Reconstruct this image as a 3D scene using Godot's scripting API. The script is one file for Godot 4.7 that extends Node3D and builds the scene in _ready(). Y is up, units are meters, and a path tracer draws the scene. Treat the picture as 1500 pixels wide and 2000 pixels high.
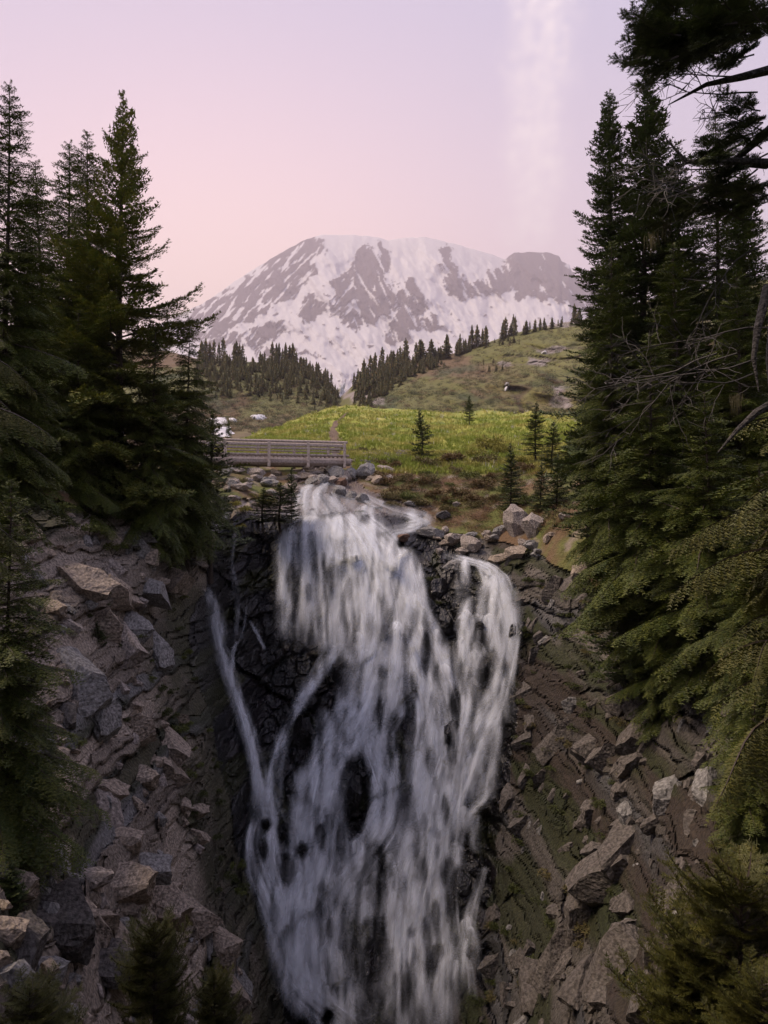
extends Node3D

# A mountain waterfall in a narrow rocky ravine, a log footbridge above it, a green knoll, wooded hills and a snowy volcano behind.
# The camera stands at the origin, looks along -z and is level. at(px, py, d) is the point d metres ahead that the lens draws at (px, py) of a 1500 x 2000 frame.

const FOC := 1400.0
var rng := RandomNumberGenerator.new()
var used := {}
var mats := {}
var JX := PackedFloat32Array()
var JY := PackedFloat32Array()
var JV := PackedFloat32Array()
var JA := PackedFloat32Array()
var JB := PackedFloat32Array()
var nz := FastNoiseLite.new()
var nz2 := FastNoiseLite.new()
var rough_noise := FastNoiseLite.new()

# ---------------------------------------------------------------- helpers
func at(px: float, py: float, d: float) -> Vector3:
	return Vector3((px - 750.0) / FOC * d, (1000.0 - py) / FOC * d, -d)

func numbered(called: String) -> String:
	var n: int = used.get(called, 0)
	used[called] = n + 1
	return called if n == 0 else "%s_%03d" % [called, n]

func meta(o: Node3D, label: String, category: String, group := "") -> void:
	o.set_meta("label", label)
	if category: o.set_meta("category", category)
	if group: o.set_meta("group", group)

func thing(called: String, label: String, category: String, where: Vector3, group := "") -> Node3D:
	var o := Node3D.new()
	o.name = numbered(called)
	add_child(o)
	o.position = where
	meta(o, label, category, group)
	return o

func part(called: String, mesh: Mesh, m: Material, parent: Node3D) -> MeshInstance3D:
	var o := MeshInstance3D.new()
	o.name = called if parent != self else numbered(called)
	o.mesh = mesh
	o.material_override = m
	parent.add_child(o, true)
	return o

func structure(called: String, mesh: Mesh, m: Material, label := "") -> MeshInstance3D:
	var o := part(called, mesh, m, self)
	o.set_meta("kind", "structure")
	if label: o.set_meta("label", label)
	return o

func soup(v: PackedVector3Array, c: PackedColorArray) -> ArrayMesh:
	var a := []
	a.resize(Mesh.ARRAY_MAX)
	a[Mesh.ARRAY_VERTEX] = v
	if c.size(): a[Mesh.ARRAY_COLOR] = c
	var m := ArrayMesh.new()
	m.add_surface_from_arrays(Mesh.PRIMITIVE_TRIANGLES, a)
	return m

# a grid of points, row by row, as a mesh; KEEP (one value a cell) picks the cells with that value
func sheet(v: PackedVector3Array, c: PackedColorArray, cols: int, rows: int, smooth: bool, keep := PackedInt32Array(), which := 0) -> ArrayMesh:
	var index := PackedInt32Array()
	var map := PackedInt32Array()
	map.resize(v.size())
	map.fill(-1)
	var vv := PackedVector3Array()
	var cc := PackedColorArray()
	var nn := PackedVector3Array()
	for j in rows - 1:
		for i in cols - 1:
			if keep.size() and keep[j * (cols - 1) + i] != which: continue
			var k := j * cols + i
			for q in [k, k + 1, k + cols, k + 1, k + cols + 1, k + cols]:
				if map[q] < 0:
					map[q] = vv.size()
					vv.append(v[q])
					cc.append(c[q])
					if smooth:
						var jj: int = q / cols
						var ii: int = q % cols
						var dx: Vector3 = v[jj * cols + mini(ii + 1, cols - 1)] - v[jj * cols + maxi(ii - 1, 0)]
						var dy: Vector3 = v[mini(jj + 1, rows - 1) * cols + ii] - v[maxi(jj - 1, 0) * cols + ii]
						nn.append(dy.cross(dx).normalized())
				index.append(map[q])
	var a := []
	a.resize(Mesh.ARRAY_MAX)
	a[Mesh.ARRAY_VERTEX] = vv
	a[Mesh.ARRAY_COLOR] = cc
	a[Mesh.ARRAY_INDEX] = index
	if smooth: a[Mesh.ARRAY_NORMAL] = nn
	var m := ArrayMesh.new()
	m.add_surface_from_arrays(Mesh.PRIMITIVE_TRIANGLES, a)
	return m

func curve1(xs: Array, ys: Array, x: float) -> float:
	if x <= xs[0]: return ys[0]
	for i in xs.size() - 1:
		if x <= xs[i + 1]:
			var t: float = (x - xs[i]) / (xs[i + 1] - xs[i])
			return cubic_interpolate(ys[i], ys[i + 1], ys[maxi(i - 1, 0)], ys[mini(i + 2, ys.size() - 1)], t) if false else lerpf(ys[i], ys[i + 1], t)
	return ys[-1]

func lin(r: float, g: float, b: float) -> Color:
	return Color(r, g, b)

# ---------------------------------------------------------------- cracked rock: tilted facets of a jittered cell pattern
var f_off := 0.0
var f_edge := 0.0
var f_id := 0

func facet(x: float, y: float, s: float, sd: int) -> void:
	var u := x / s
	var w := y / s
	var cx := floori(u)
	var cy := floori(w)
	var b1 := 99.0
	var b2 := 99.0
	var bi := 0
	var bx := 0.0
	var by := 0.0
	for oy in range(cy - 1, cy + 2):
		for ox in range(cx - 1, cx + 2):
			var h := ((ox * 7385) ^ (oy * 19349) ^ sd) & 4095
			var dx: float = u - ox - JX[h]
			var dy: float = w - oy - JY[h]
			var d := dx * dx + dy * dy
			if d < b1:
				b2 = b1
				b1 = d
				bi = h
				bx = dx
				by = dy
			elif d < b2:
				b2 = d
	f_id = bi
	f_edge = sqrt(b2) - sqrt(b1)
	f_off = JV[bi] + JA[bi] * bx + JB[bi] * by

# ---------------------------------------------------------------- materials
func noise_tex(freq: float, lo: float, hi: float, sd: int, size := 512, oct := 5, kind := FastNoiseLite.TYPE_SIMPLEX_SMOOTH) -> NoiseTexture2D:
	var n := FastNoiseLite.new()
	n.noise_type = kind
	n.frequency = freq
	n.fractal_octaves = oct
	n.seed = sd
	var t := NoiseTexture2D.new()
	t.width = size
	t.height = size
	t.seamless = true
	t.noise = n
	var g := Gradient.new()
	g.set_color(0, Color(lo, lo, lo))
	g.set_color(1, Color(hi, hi, hi))
	t.color_ramp = g
	return t

func mat(called: String, color: Color, rough: float, vcol := true) -> StandardMaterial3D:
	var m := StandardMaterial3D.new()
	m.resource_name = called
	m.albedo_color = color.linear_to_srgb()
	m.roughness = rough
	m.vertex_color_use_as_albedo = vcol
	mats[called] = m
	return m

func triplanar(m: StandardMaterial3D, tex: Texture2D, scale: float, bump: Texture2D = null, cm := 0.0) -> void:
	m.albedo_texture = tex
	m.uv1_triplanar = true
	m.uv1_world_triplanar = true
	m.uv1_scale = Vector3(scale, scale, scale)
	if bump:
		m.heightmap_enabled = true
		m.heightmap_texture = bump
		m.heightmap_scale = cm

func make_materials() -> void:
	var grain := noise_tex(0.035, 0.35, 1.4, 3)
	var speck := noise_tex(0.02, 0.72, 1.15, 8, 512, 6)
	var relief := noise_tex(0.03, 0.0, 1.0, 5, 512, 6)
	triplanar(mat("dry_rock", Color(1, 1, 1), 0.9), grain, 0.55, relief, 5.0)
	triplanar(mat("wet_rock", Color(1, 1, 1), 0.33), grain, 0.5, relief, 7.0)
	triplanar(mat("boulder_rock", Color(1, 1, 1), 0.88), grain, 0.7, relief, 4.0)
	triplanar(mat("soil", Color(1, 1, 1), 0.95), speck, 0.6, relief, 6.0)
	triplanar(mat("turf", Color(1, 1, 1), 0.95), speck, 0.21)
	triplanar(mat("hill_turf", Color(1, 1, 1), 0.95), speck, 0.03)
	mat("mountain_ground", Color(1, 1, 1), 0.9)
	mat("snow", Color(0.62, 0.615, 0.635), 0.7, false)
	var nd := mat("needles", Color(1, 1, 1), 0.62)
	nd.backlight_enabled = true
	nd.backlight = Color(0.30, 0.34, 0.16)
	triplanar(mat("bark", Color(1, 1, 1), 0.95), grain, 1.3, relief, 3.0)
	triplanar(mat("weathered_log", Color(1, 1, 1), 0.85), noise_tex(0.03, 0.7, 1.1, 12, 256), 0.8)
	mat("dead_wood", Color(0.10, 0.092, 0.088), 0.9, false)
	var w := mat("water", Color(1, 1, 1), 0.45)
	w.transparency = BaseMaterial3D.TRANSPARENCY_ALPHA
	mat("leaf", Color(1, 1, 1), 0.7)

# ---------------------------------------------------------------- the ravine's shape: distance ahead by (px, py)
const GX := [-1600.0, -500.0, -100.0, 100.0, 250.0, 380.0, 450.0, 520.0, 600.0, 720.0, 850.0, 950.0, 1020.0, 1100.0, 1200.0, 1350.0, 1500.0, 1900.0, 3000.0]
const GY := [870.0, 900.0, 930.0, 960.0, 1000.0, 1040.0, 1100.0, 1180.0, 1260.0, 1400.0, 1550.0, 1700.0, 1850.0, 2000.0, 2300.0, 2700.0]
const GD := [
	[20.0, 18.0, 16.5, 15.5, 14.0, 13.2, 12.4, 11.4, 10.4, 9.0, 7.8, 6.8, 6.0, 5.3, 4.3, 3.4],
	[32.0, 22.0, 17.0, 16.0, 15.0, 14.4, 13.7, 12.8, 11.8, 10.4, 9.2, 8.1, 7.1, 6.3, 5.1, 4.0],
	[36.0, 27.0, 21.0, 19.6, 18.6, 17.9, 17.1, 16.2, 15.2, 13.8, 12.2, 10.8, 9.6, 8.6, 7.0, 5.5],
	[40.0, 31.0, 25.0, 23.0, 22.0, 21.2, 20.4, 19.4, 18.2, 16.6, 15.0, 13.4, 12.0, 10.8, 8.8, 7.0],
	[45.0, 35.0, 29.0, 27.0, 25.8, 25.0, 24.2, 23.2, 22.0, 20.2, 18.4, 16.6, 15.0, 13.4, 11.0, 8.8],
	[50.0, 41.0, 34.0, 31.5, 30.0, 29.4, 29.0, 28.0, 26.8, 24.6, 22.4, 20.4, 18.4, 16.4, 13.4, 10.8],
	[51.0, 45.0, 39.0, 35.6, 33.2, 32.5, 32.2, 31.6, 30.4, 28.0, 25.6, 23.4, 21.2, 19.2, 15.6, 12.6],
	[52.0, 46.0, 42.0, 38.2, 34.8, 33.6, 33.2, 32.8, 32.0, 30.0, 27.6, 25.4, 23.4, 21.4, 17.6, 14.2],
	[52.0, 46.0, 42.5, 39.0, 35.4, 33.6, 33.1, 32.5, 31.5, 29.5, 27.5, 25.8, 24.2, 22.5, 19.0, 15.4],
	[53.0, 47.0, 43.0, 40.0, 36.0, 33.9, 32.6, 31.6, 30.5, 28.6, 26.8, 25.2, 23.6, 22.2, 18.8, 15.2],
	[54.0, 48.0, 44.0, 41.0, 38.0, 35.5, 33.4, 32.0, 31.0, 29.0, 27.0, 25.4, 23.8, 22.0, 18.4, 15.0],
	[54.0, 47.0, 42.5, 39.8, 37.0, 35.0, 32.8, 31.4, 30.4, 28.6, 26.8, 25.0, 23.2, 21.0, 17.4, 14.0],
	[53.0, 46.0, 41.0, 38.4, 35.4, 33.0, 31.2, 29.9, 28.8, 27.0, 25.2, 23.4, 21.4, 19.0, 15.6, 12.6],
	[50.0, 43.0, 37.6, 34.4, 31.6, 29.9, 28.6, 27.5, 26.3, 24.6, 22.6, 20.6, 18.4, 16.0, 13.2, 10.6],
	[48.0, 40.0, 33.6, 30.4, 28.0, 26.8, 25.8, 24.8, 23.6, 21.6, 19.4, 17.4, 15.4, 13.4, 11.0, 8.8],
	[43.0, 34.0, 27.6, 25.4, 23.4, 22.6, 21.8, 20.8, 19.5, 17.6, 15.6, 13.8, 12.0, 10.4, 8.4, 6.7],
	[38.0, 29.0, 22.6, 21.0, 19.4, 18.8, 18.0, 17.0, 16.0, 14.2, 12.4, 10.8, 9.4, 8.2, 6.6, 5.2],
	[30.0, 22.0, 17.6, 16.4, 15.2, 14.6, 14.0, 13.2, 12.4, 11.0, 9.6, 8.4, 7.4, 6.4, 5.2, 4.1],
	[20.0, 18.0, 16.0, 15.0, 14.0, 13.2, 12.4, 11.4, 10.4, 9.0, 7.8, 6.8, 6.0, 5.3, 4.3, 3.4]]

func depth(px: float, py: float) -> float:
	var i := 0
	while i < GX.size() - 2 and px > GX[i + 1]: i += 1
	var j := 0
	while j < GY.size() - 2 and py > GY[j + 1]: j += 1
	var u: float = clampf((px - GX[i]) / (GX[i + 1] - GX[i]), 0.0, 1.0)
	var v: float = clampf((py - GY[j]) / (GY[j + 1] - GY[j]), 0.0, 1.0)
	var a: Array = GD[i]
	var b: Array = GD[i + 1]
	var us := lerpf(u, u * u * (3.0 - 2.0 * u), 0.5)
	return lerpf(lerpf(a[j], a[j + 1], v), lerpf(b[j], b[j + 1], v), us)

func wet_left(py: float) -> float:
	return curve1([900.0, 960.0, 1000.0, 1100.0, 1250.0, 1350.0, 1600.0, 1800.0, 2000.0, 2300.0], [590.0, 560.0, 440.0, 392.0, 368.0, 385.0, 455.0, 510.0, 570.0, 640.0], py)

func wet_right(py: float) -> float:
	return curve1([900.0, 960.0, 1000.0, 1040.0, 1130.0, 1250.0, 1400.0, 1700.0, 1900.0, 2000.0, 2300.0], [650.0, 730.0, 830.0, 850.0, 985.0, 1012.0, 1010.0, 975.0, 915.0, 890.0, 840.0], py)

func cliff_top(px: float) -> float:
	return curve1([-200.0, 0.0, 200.0, 430.0, 560.0, 830.0, 1000.0, 1060.0, 1140.0, 1200.0, 1350.0, 1600.0], [930.0, 960.0, 985.0, 975.0, 965.0, 1030.0, 1065.0, 1090.0, 1130.0, 1190.0, 1330.0, 1500.0], px)

var rx := PackedFloat32Array()
var ry := PackedFloat32Array()
var rv := PackedVector3Array()

# the solid ground at (px, py), before cracks
func ravine_at(px: float, py: float, nearer := 0.0) -> Vector3:
	return at(px, py, depth(px, py) - nearer)

func build_ravine() -> void:
	var x := -1500.0
	while x < 2900.0:
		rx.append(x)
		x += 3.0 if x > -40.0 and x < 1540.0 else (16.0 if x > -300.0 and x < 1800.0 else 120.0)
	var y := 878.0
	while y < 2700.0:
		ry.append(y)
		y += 2.6 if y < 1100.0 else (3.2 if y < 2020.0 else 40.0)
	var cols := rx.size()
	var rows := ry.size()
	var col := PackedColorArray()
	rv.resize(cols * rows)
	col.resize(cols * rows)
	var keep := PackedInt32Array()
	keep.resize((cols - 1) * (rows - 1))
	for j in rows:
		var py := ry[j]
		var wl := wet_left(py)
		var wr := wet_right(py)
		for i in cols:
			var px := rx[i]
			var d := depth(px, py)
			var p := at(px, py, d)
			var wob := nz.get_noise_3d(p.x * 9.0, p.y * 9.0, p.z * 9.0)
			var wob2 := nz2.get_noise_3d(p.x * 30.0, p.y * 30.0, p.z * 30.0)
			var top := cliff_top(px) + wob * 22.0
			var c: Color
			var kind := 0
			var edge := px + wob * 40.0
			if edge > wl and edge < wr: kind = 1
			elif py < top: kind = 3
			elif px > 700.0: kind = 2
			# strata lean down to the middle of the ravine on both walls
			var lean := 0.75 if px < 640.0 else -0.75
			var u := p.x * 0.8 + p.y * lean * 0.6 + wob * 0.5
			var w := p.y * 0.8 - p.x * lean * 0.6 + wob2 * 0.25
			if kind == 3:
				d += wob * 0.5 + wob2 * 0.16
				facet(u, w, 0.7, 77)
				d += f_off * 0.10
				var green := smoothstep(-0.25, 0.3, nz.get_noise_2d(p.x * 16.0 + 40.0, p.z * 16.0))
				c = Color(0.165, 0.105, 0.055).lerp(Color(0.140, 0.155, 0.038), green)
				c = c.lerp(Color(0.27, 0.22, 0.17), smoothstep(0.2, 0.5, wob2))
				c = c.lerp(Color(0.235, 0.265, 0.045), smoothstep(915.0, 893.0, py + wob * 40.0 + wob2 * 14.0) * smoothstep(690.0, 730.0, px))
			else:
				facet(u, w * 1.35, 2.3, 11)
				var big := f_off
				var ce := f_edge
				var id1 := f_id
				facet(u + 7.0, w * 1.3, 0.85, 29)
				var mid := f_off
				ce = minf(ce, f_edge * 0.7)
				var id2 := f_id
				facet(u * 1.1, w * 1.5 + 3.0, 0.32, 53)
				var small := f_off
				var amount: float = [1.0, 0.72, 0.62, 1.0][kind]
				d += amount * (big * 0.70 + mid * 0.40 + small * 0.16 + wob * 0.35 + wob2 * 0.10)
				d += 0.15 * smoothstep(0.10, 0.0, ce)
				var tone := 0.8 + 0.55 * JV[id2] + 0.35 * JV[id1] + 0.2 * wob2
				var cool := smoothstep(0.15, 0.4, JA[id2])
				if kind == 0:
					c = Color(0.44, 0.37, 0.30).lerp(Color(0.29, 0.285, 0.28), cool) * tone
					var moss := smoothstep(140.0, 30.0, edge - 0.0 - wl + 190.0 + wob2 * 90.0) if false else smoothstep(-150.0, -20.0, px - wl + wob * 90.0 + wob2 * 60.0) * smoothstep(1080.0, 1180.0, py)
					moss = maxf(moss, smoothstep(0.22, 0.42, nz.get_noise_2d(p.x * 22.0, p.y * 22.0 + 90.0)))
					c = c.lerp(Color(0.038, 0.046, 0.012) * (0.8 + 0.5 * wob2), moss * 0.85)
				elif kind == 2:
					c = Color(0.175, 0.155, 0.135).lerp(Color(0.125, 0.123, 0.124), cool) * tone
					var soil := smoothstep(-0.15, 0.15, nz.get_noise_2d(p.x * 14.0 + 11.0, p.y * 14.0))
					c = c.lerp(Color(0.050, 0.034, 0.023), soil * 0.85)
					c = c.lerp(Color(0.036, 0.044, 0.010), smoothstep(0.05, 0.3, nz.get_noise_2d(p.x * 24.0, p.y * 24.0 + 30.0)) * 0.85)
				else:
					c = Color(0.015, 0.0145, 0.016) * (0.6 + tone * 0.6)
					c = c.lerp(Color(0.034, 0.038, 0.008), smoothstep(0.16, 0.36, nz.get_noise_2d(p.x * 20.0 - 30.0, p.y * 20.0)) * 0.8)
					if py < 1015.0:
						c = c.lerp(Color(0.20, 0.155, 0.13) * tone, smoothstep(1015.0, 990.0, py))
			rv[j * cols + i] = at(px, py, d)
			col[j * cols + i] = Color(maxf(c.r, 0.003), maxf(c.g, 0.003), maxf(c.b, 0.002))
			if i < cols - 1 and j < rows - 1: keep[j * (cols - 1) + i] = kind
	structure("cliff_left", sheet(rv, col, cols, rows, false, keep, 0), mats.dry_rock, "broken pinkish brown rock wall with mossy edge beside the falls")
	structure("falls_bedrock", sheet(rv, col, cols, rows, false, keep, 1), mats.wet_rock, "black wet bedrock under the falling water")
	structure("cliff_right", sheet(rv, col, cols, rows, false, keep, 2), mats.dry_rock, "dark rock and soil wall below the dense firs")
	structure("stream_bank", sheet(rv, col, cols, rows, false, keep, 3), mats.soil, "heathery bank around the head of the falls")

# nearest built ravine point
func on_ravine(px: float, py: float) -> Vector3:
	var i := rx.bsearch(px)
	var j := ry.bsearch(py)
	return rv[clampi(j, 0, ry.size() - 1) * rx.size() + clampi(i, 0, rx.size() - 1)]

# ---------------------------------------------------------------- meadow knoll, hills, mountain
func crest(px: float) -> float:
	return curve1([200.0, 400.0, 470.0, 540.0, 600.0, 640.0, 680.0, 720.0, 760.0, 820.0, 900.0, 960.0, 1000.0, 1050.0, 1140.0, 1300.0, 1700.0], [880.0, 872.0, 861.0, 836.0, 809.0, 798.0, 793.0, 795.0, 800.0, 803.0, 806.0, 804.0, 808.0, 805.0, 816.0, 815.0, 810.0], px)

func meadow_depth(px: float, py: float) -> float:
	var c := crest(px)
	var t := clampf((py - c) / (886.0 - c), 0.0, 1.0)
	var near := depth(px, 886.0)
	return lerpf(near + 46.0 * clampf((890.0 - c) / 90.0, 0.0, 1.0), near, pow(t, 0.55))

var grass_spots := []

func build_meadow() -> void:
	var cols := 340
	var back := 10
	var rows := 60 + back
	var v := PackedVector3Array()
	var c := PackedColorArray()
	v.resize(cols * rows)
	c.resize(cols * rows)
	for j in rows:
		for i in cols:
			var px := 180.0 + i * 4.4
			var cr := crest(px)
			var k := j * cols + i
			var p: Vector3
			if j < back:
				var q := at(px, cr, meadow_depth(px, cr))
				var t := float(back - j)
				p = q + Vector3(q.x * 0.02 * t, -0.16 * t * t, -1.6 * t)
			else:
				var py := lerpf(cr, 889.0, float(j - back) / (rows - back - 1))
				p = at(px, py, meadow_depth(px, py))
			var n1 := nz.get_noise_2d(p.x * 5.0, p.z * 5.0)
			var n2 := nz2.get_noise_2d(p.x * 22.0, p.z * 14.0)
			p.y += n1 * 0.45 + n2 * 0.14
			v[k] = p
			var g := Color(0.28, 0.32, 0.045).lerp(Color(0.36, 0.35, 0.075), smoothstep(-0.3, 0.4, n1)).lerp(Color(0.15, 0.20, 0.034), smoothstep(0.05, 0.4, n2))
			c[k] = g
	structure("meadow", sheet(v, c, cols, rows, true), mats.turf, "bright green grassy knoll behind the footbridge")
	# trodden path up the knoll
	var pv := PackedVector3Array()
	var pc := PackedColorArray()
	var line := [[668.0, 866.0, 16.0], [658.0, 856.0, 13.0], [649.0, 846.0, 9.0], [648.0, 836.0, 6.5], [655.0, 826.0, 5.0], [668.0, 817.0, 4.0], [680.0, 811.0, 2.5]]
	for k in 31:
		var f := k / 30.0 * (line.size() - 1)
		var i := mini(int(f), line.size() - 2)
		var t := f - i
		var x := lerpf(line[i][0], line[i + 1][0], t) + nz2.get_noise_1d(k * 25.0) * 3.0
		var y := lerpf(line[i][1], line[i + 1][1], t)
		var h := lerpf(line[i][2], line[i + 1][2], t)
		for s in 5:
			var q := at(x + (s - 2.0) * 0.5 * h, y, meadow_depth(x + (s - 2.0) * 0.5 * h, y))
			q.y += nz.get_noise_2d(q.x * 5.0, q.z * 5.0) * 0.45 + nz2.get_noise_2d(q.x * 22.0, q.z * 14.0) * 0.14 + 0.05
			pv.append(q)
			var e := 0.85 + nz2.get_noise_2d(q.x * 80.0, q.z * 60.0) * 0.4
			pc.append(Color(0.21 * e, 0.145 * e, 0.10 * e))
	structure("path", sheet(pv, pc, 5, 31, true), mats.soil, "trodden earth path climbing the grassy knoll")
	# grass: short blades in tufts
	var bv := PackedVector3Array()
	for k in 9:
		var a := rng.randf() * TAU
		var r := rng.randf() * 0.16
		var b := Vector3(cos(a) * r, 0, sin(a) * r)
		var side := Vector3(-sin(a), 0, cos(a)) * 0.028
		var tip := b * 1.9 + Vector3(0, rng.randf_range(0.13, 0.26), 0)
		bv.append_array([b - side, b + side, tip])
	var mm := MultiMesh.new()
	mm.transform_format = MultiMesh.TRANSFORM_3D
	mm.use_colors = true
	mm.mesh = soup(bv, PackedColorArray())
	mm.instance_count = 26000
	for k in mm.instance_count:
		var px := rng.randf_range(385.0, 1300.0)
		var cr := crest(px)
		var py := lerpf(cr, 900.0, pow(rng.randf(), 0.9))
		var p := at(px, py, meadow_depth(px, py))
		p.y += nz.get_noise_2d(p.x * 5.0, p.z * 5.0) * 0.45 + nz2.get_noise_2d(p.x * 22.0, p.z * 14.0) * 0.14 - 0.02
		if k % 5 == 0 and px > 690.0 and px < 1200.0: py = rng.randf_range(884.0, 925.0)
		if py > 884.0: p = on_ravine(px, py)
		if abs(px - 652.0) < 9.0 and py > 822.0: p.y -= 1.0
		var s := rng.randf_range(0.6, 1.5)
		mm.set_instance_transform(k, Transform3D(Basis(Vector3.UP, rng.randf() * TAU).scaled(Vector3(s, s, s)), p))
		var n2 := nz2.get_noise_2d(p.x * 9.0, p.z * 9.0)
		var g := Color(0.27, 0.32, 0.045).lerp(Color(0.42, 0.39, 0.10), smoothstep(-0.2, 0.35, n2)) * rng.randf_range(0.85, 1.15)
		if rng.randf() < 0.015: g = Color(0.5, 0.48, 0.38)
		mm.set_instance_color(k, g)
	var o := MultiMeshInstance3D.new()
	o.name = "grass"
	o.multimesh = mm
	o.material_override = mats.leaf
	add_child(o)
	meta(o, "short green grass and pale flowers covering the knoll", "grass")
	o.set_meta("kind", "stuff")

func hill_crest(px: float, which: int) -> float:
	if which == 0:
		return curve1([100.0, 345.0, 400.0, 450.0, 520.0, 580.0, 610.0, 640.0, 660.0, 680.0, 720.0], [640.0, 690.0, 705.0, 704.0, 709.0, 713.0, 722.0, 742.0, 764.0, 786.0, 812.0], px)
	return curve1([640.0, 668.0, 690.0, 720.0, 760.0, 800.0, 860.0, 900.0, 950.0, 1000.0, 1050.0, 1100.0, 1140.0, 1250.0, 1400.0, 1700.0], [800.0, 772.0, 752.0, 736.0, 716.0, 703.0, 694.0, 688.0, 670.0, 652.0, 640.0, 630.0, 624.0, 590.0, 560.0, 520.0], px)

func hill_depth(px: float, py: float, which: int) -> float:
	var c := hill_crest(px, which)
	var t := clampf((py - c) / (880.0 - c), 0.0, 1.0)
	return lerpf(430.0 if which == 1 else 460.0, 150.0, pow(t, 0.75))

func hill_point(px: float, py: float, which: int) -> Vector3:
	var d := hill_depth(px, py, which)
	var p := at(px, py, d)
	var t := clampf((py - hill_crest(px, which)) / 40.0, 0.0, 1.0)
	d += t * (nz.get_noise_2d(p.x * 0.9, p.y * 0.9) * 26.0 + nz2.get_noise_2d(p.x * 2.5, p.y * 2.5) * 8.0)
	if which == 1:
		var f := absf(fposmod((p.x + p.y * 0.95 + nz.get_noise_2d(p.x * 0.8, p.y * 0.8) * 40.0) / 26.0, 1.0) - 0.5) * 2.0
		d += t * 5.0 * smoothstep(0.3, 0.0, f) * smoothstep(0.0, 0.25, nz.get_noise_2d(p.x * 0.6 + 300.0, p.y * 0.6) + 0.15)
	return at(px, py, d)

func build_hills() -> void:
	for which in 2:
		var x0 := -200.0 if which == 0 else 640.0
		var x1 := 720.0 if which == 0 else 1900.0
		var cols := 300 if which == 0 else 360
		var back := 8
		var rows := 110 + back
		var v := PackedVector3Array()
		var c := PackedColorArray()
		v.resize(cols * rows)
		c.resize(cols * rows)
		for j in rows:
			for i in cols:
				var px := lerpf(x0, x1, i / (cols - 1.0))
				var cr := hill_crest(px, which)
				var k := j * cols + i
				var py := cr
				var p: Vector3
				if j < back:
					p = hill_point(px, cr, which)
					var t := float(back - j)
					p += Vector3(0, -1.2 * t * t, -9.0 * t)
				else:
					py = lerpf(cr, 882.0, float(j - back) / (rows - back - 1))
					p = hill_point(px, py, which)
				v[k] = p
				var n1 := nz.get_noise_2d(p.x * 1.6, p.y * 1.6)
				var n2 := nz2.get_noise_2d(p.x * 5.0, p.y * 5.0)
				var n3 := nz.get_noise_2d(p.x * 0.7 + 90.0, p.y * 0.7)
				var g := Color(0.128, 0.128, 0.032).lerp(Color(0.150, 0.098, 0.050), smoothstep(-0.12, 0.28, n3 + n2 * 0.3))
				g = g.lerp(Color(0.045, 0.060, 0.018), smoothstep(0.15, 0.4, n1) * 0.8)
				if which == 1:
					g = g.lerp(Color(0.17, 0.165, 0.038), smoothstep(850.0, 1120.0, px) * 0.7 * (0.6 + n2))
					# bare rock and scree seen on the slope
					for s in [[1090.0, 775.0, 34.0, 22.0], [1045.0, 705.0, 26.0, 9.0], [1075.0, 683.0, 24.0, 7.0], [985.0, 712.0, 14.0, 5.0], [705.0, 772.0, 34.0, 13.0], [735.0, 782.0, 22.0, 8.0], [1080.0, 632.0, 70.0, 7.0]]:
						var q: float = pow((px - s[0]) / s[2], 2.0) + pow((py - s[1]) / s[3], 2.0) + n2 * 1.6 + n1 * 0.8
						g = g.lerp(Color(0.30, 0.26, 0.25), smoothstep(1.1, 0.5, q) * 0.9)
					var f := absf(fposmod((p.x + p.y * 0.95 + nz.get_noise_2d(p.x * 0.8, p.y * 0.8) * 40.0) / 26.0, 1.0) - 0.5) * 2.0
					g = g.lerp(Color(0.075, 0.050, 0.028), smoothstep(0.22, 0.05, f) * smoothstep(0.0, 0.25, nz.get_noise_2d(p.x * 0.6 + 300.0, p.y * 0.6) + 0.15) * 0.8)
				else:
					g = g.lerp(Color(0.150, 0.105, 0.062), smoothstep(800.0, 840.0, py) * 0.55)
				c[k] = g
		structure("hill", sheet(v, c, cols, rows, true), mats.hill_turf, ["low wooded hill on the near side of the snow gully", "large grassy hill with furrows and scree climbing to a tree line"][which])
	# snow lying in the gully and on the slopes
	for s in [[668.0, 762.0, 9.0, 24.0, 0], [990.0, 756.0, 6.0, 9.0, 1], [505.0, 816.0, 18.0, 5.0, 0], [425.0, 824.0, 24.0, 9.0, 0], [432.0, 844.0, 28.0, 11.0, 0], [455.0, 822.0, 10.0, 3.0, 0], [805.0, 712.0, 5.0, 3.0, 1], [905.0, 686.0, 10.0, 2.5, 1], [1062.0, 690.0, 6.0, 2.0, 1]]:
		var v := PackedVector3Array()
		var c := PackedColorArray()
		var ph := rng.randf() * 100.0
		for r in 9:
			for a in 29:
				var an := TAU * a / 28.0
				var rad: float = r / 8.0 * (0.75 + 0.6 * nz2.get_noise_2d(cos(an) * 55.0 + ph, sin(an) * 55.0))
				var p := hill_point(s[0] + cos(an) * rad * s[2], s[1] + sin(an) * rad * s[3], s[4])
				p += Vector3(0, 0.5, 3.2) * (1.0 - pow(r / 8.0, 3.0)) + Vector3(0, 0.05, -0.4)
				v.append(p)
				c.append(Color.WHITE)
		var o := part("snow_patch", sheet(v, c, 29, 9, true), mats.snow, self)
		o.set_meta("kind", "structure")
		o.set_meta("label", "old snow lying on the hillside")

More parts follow.
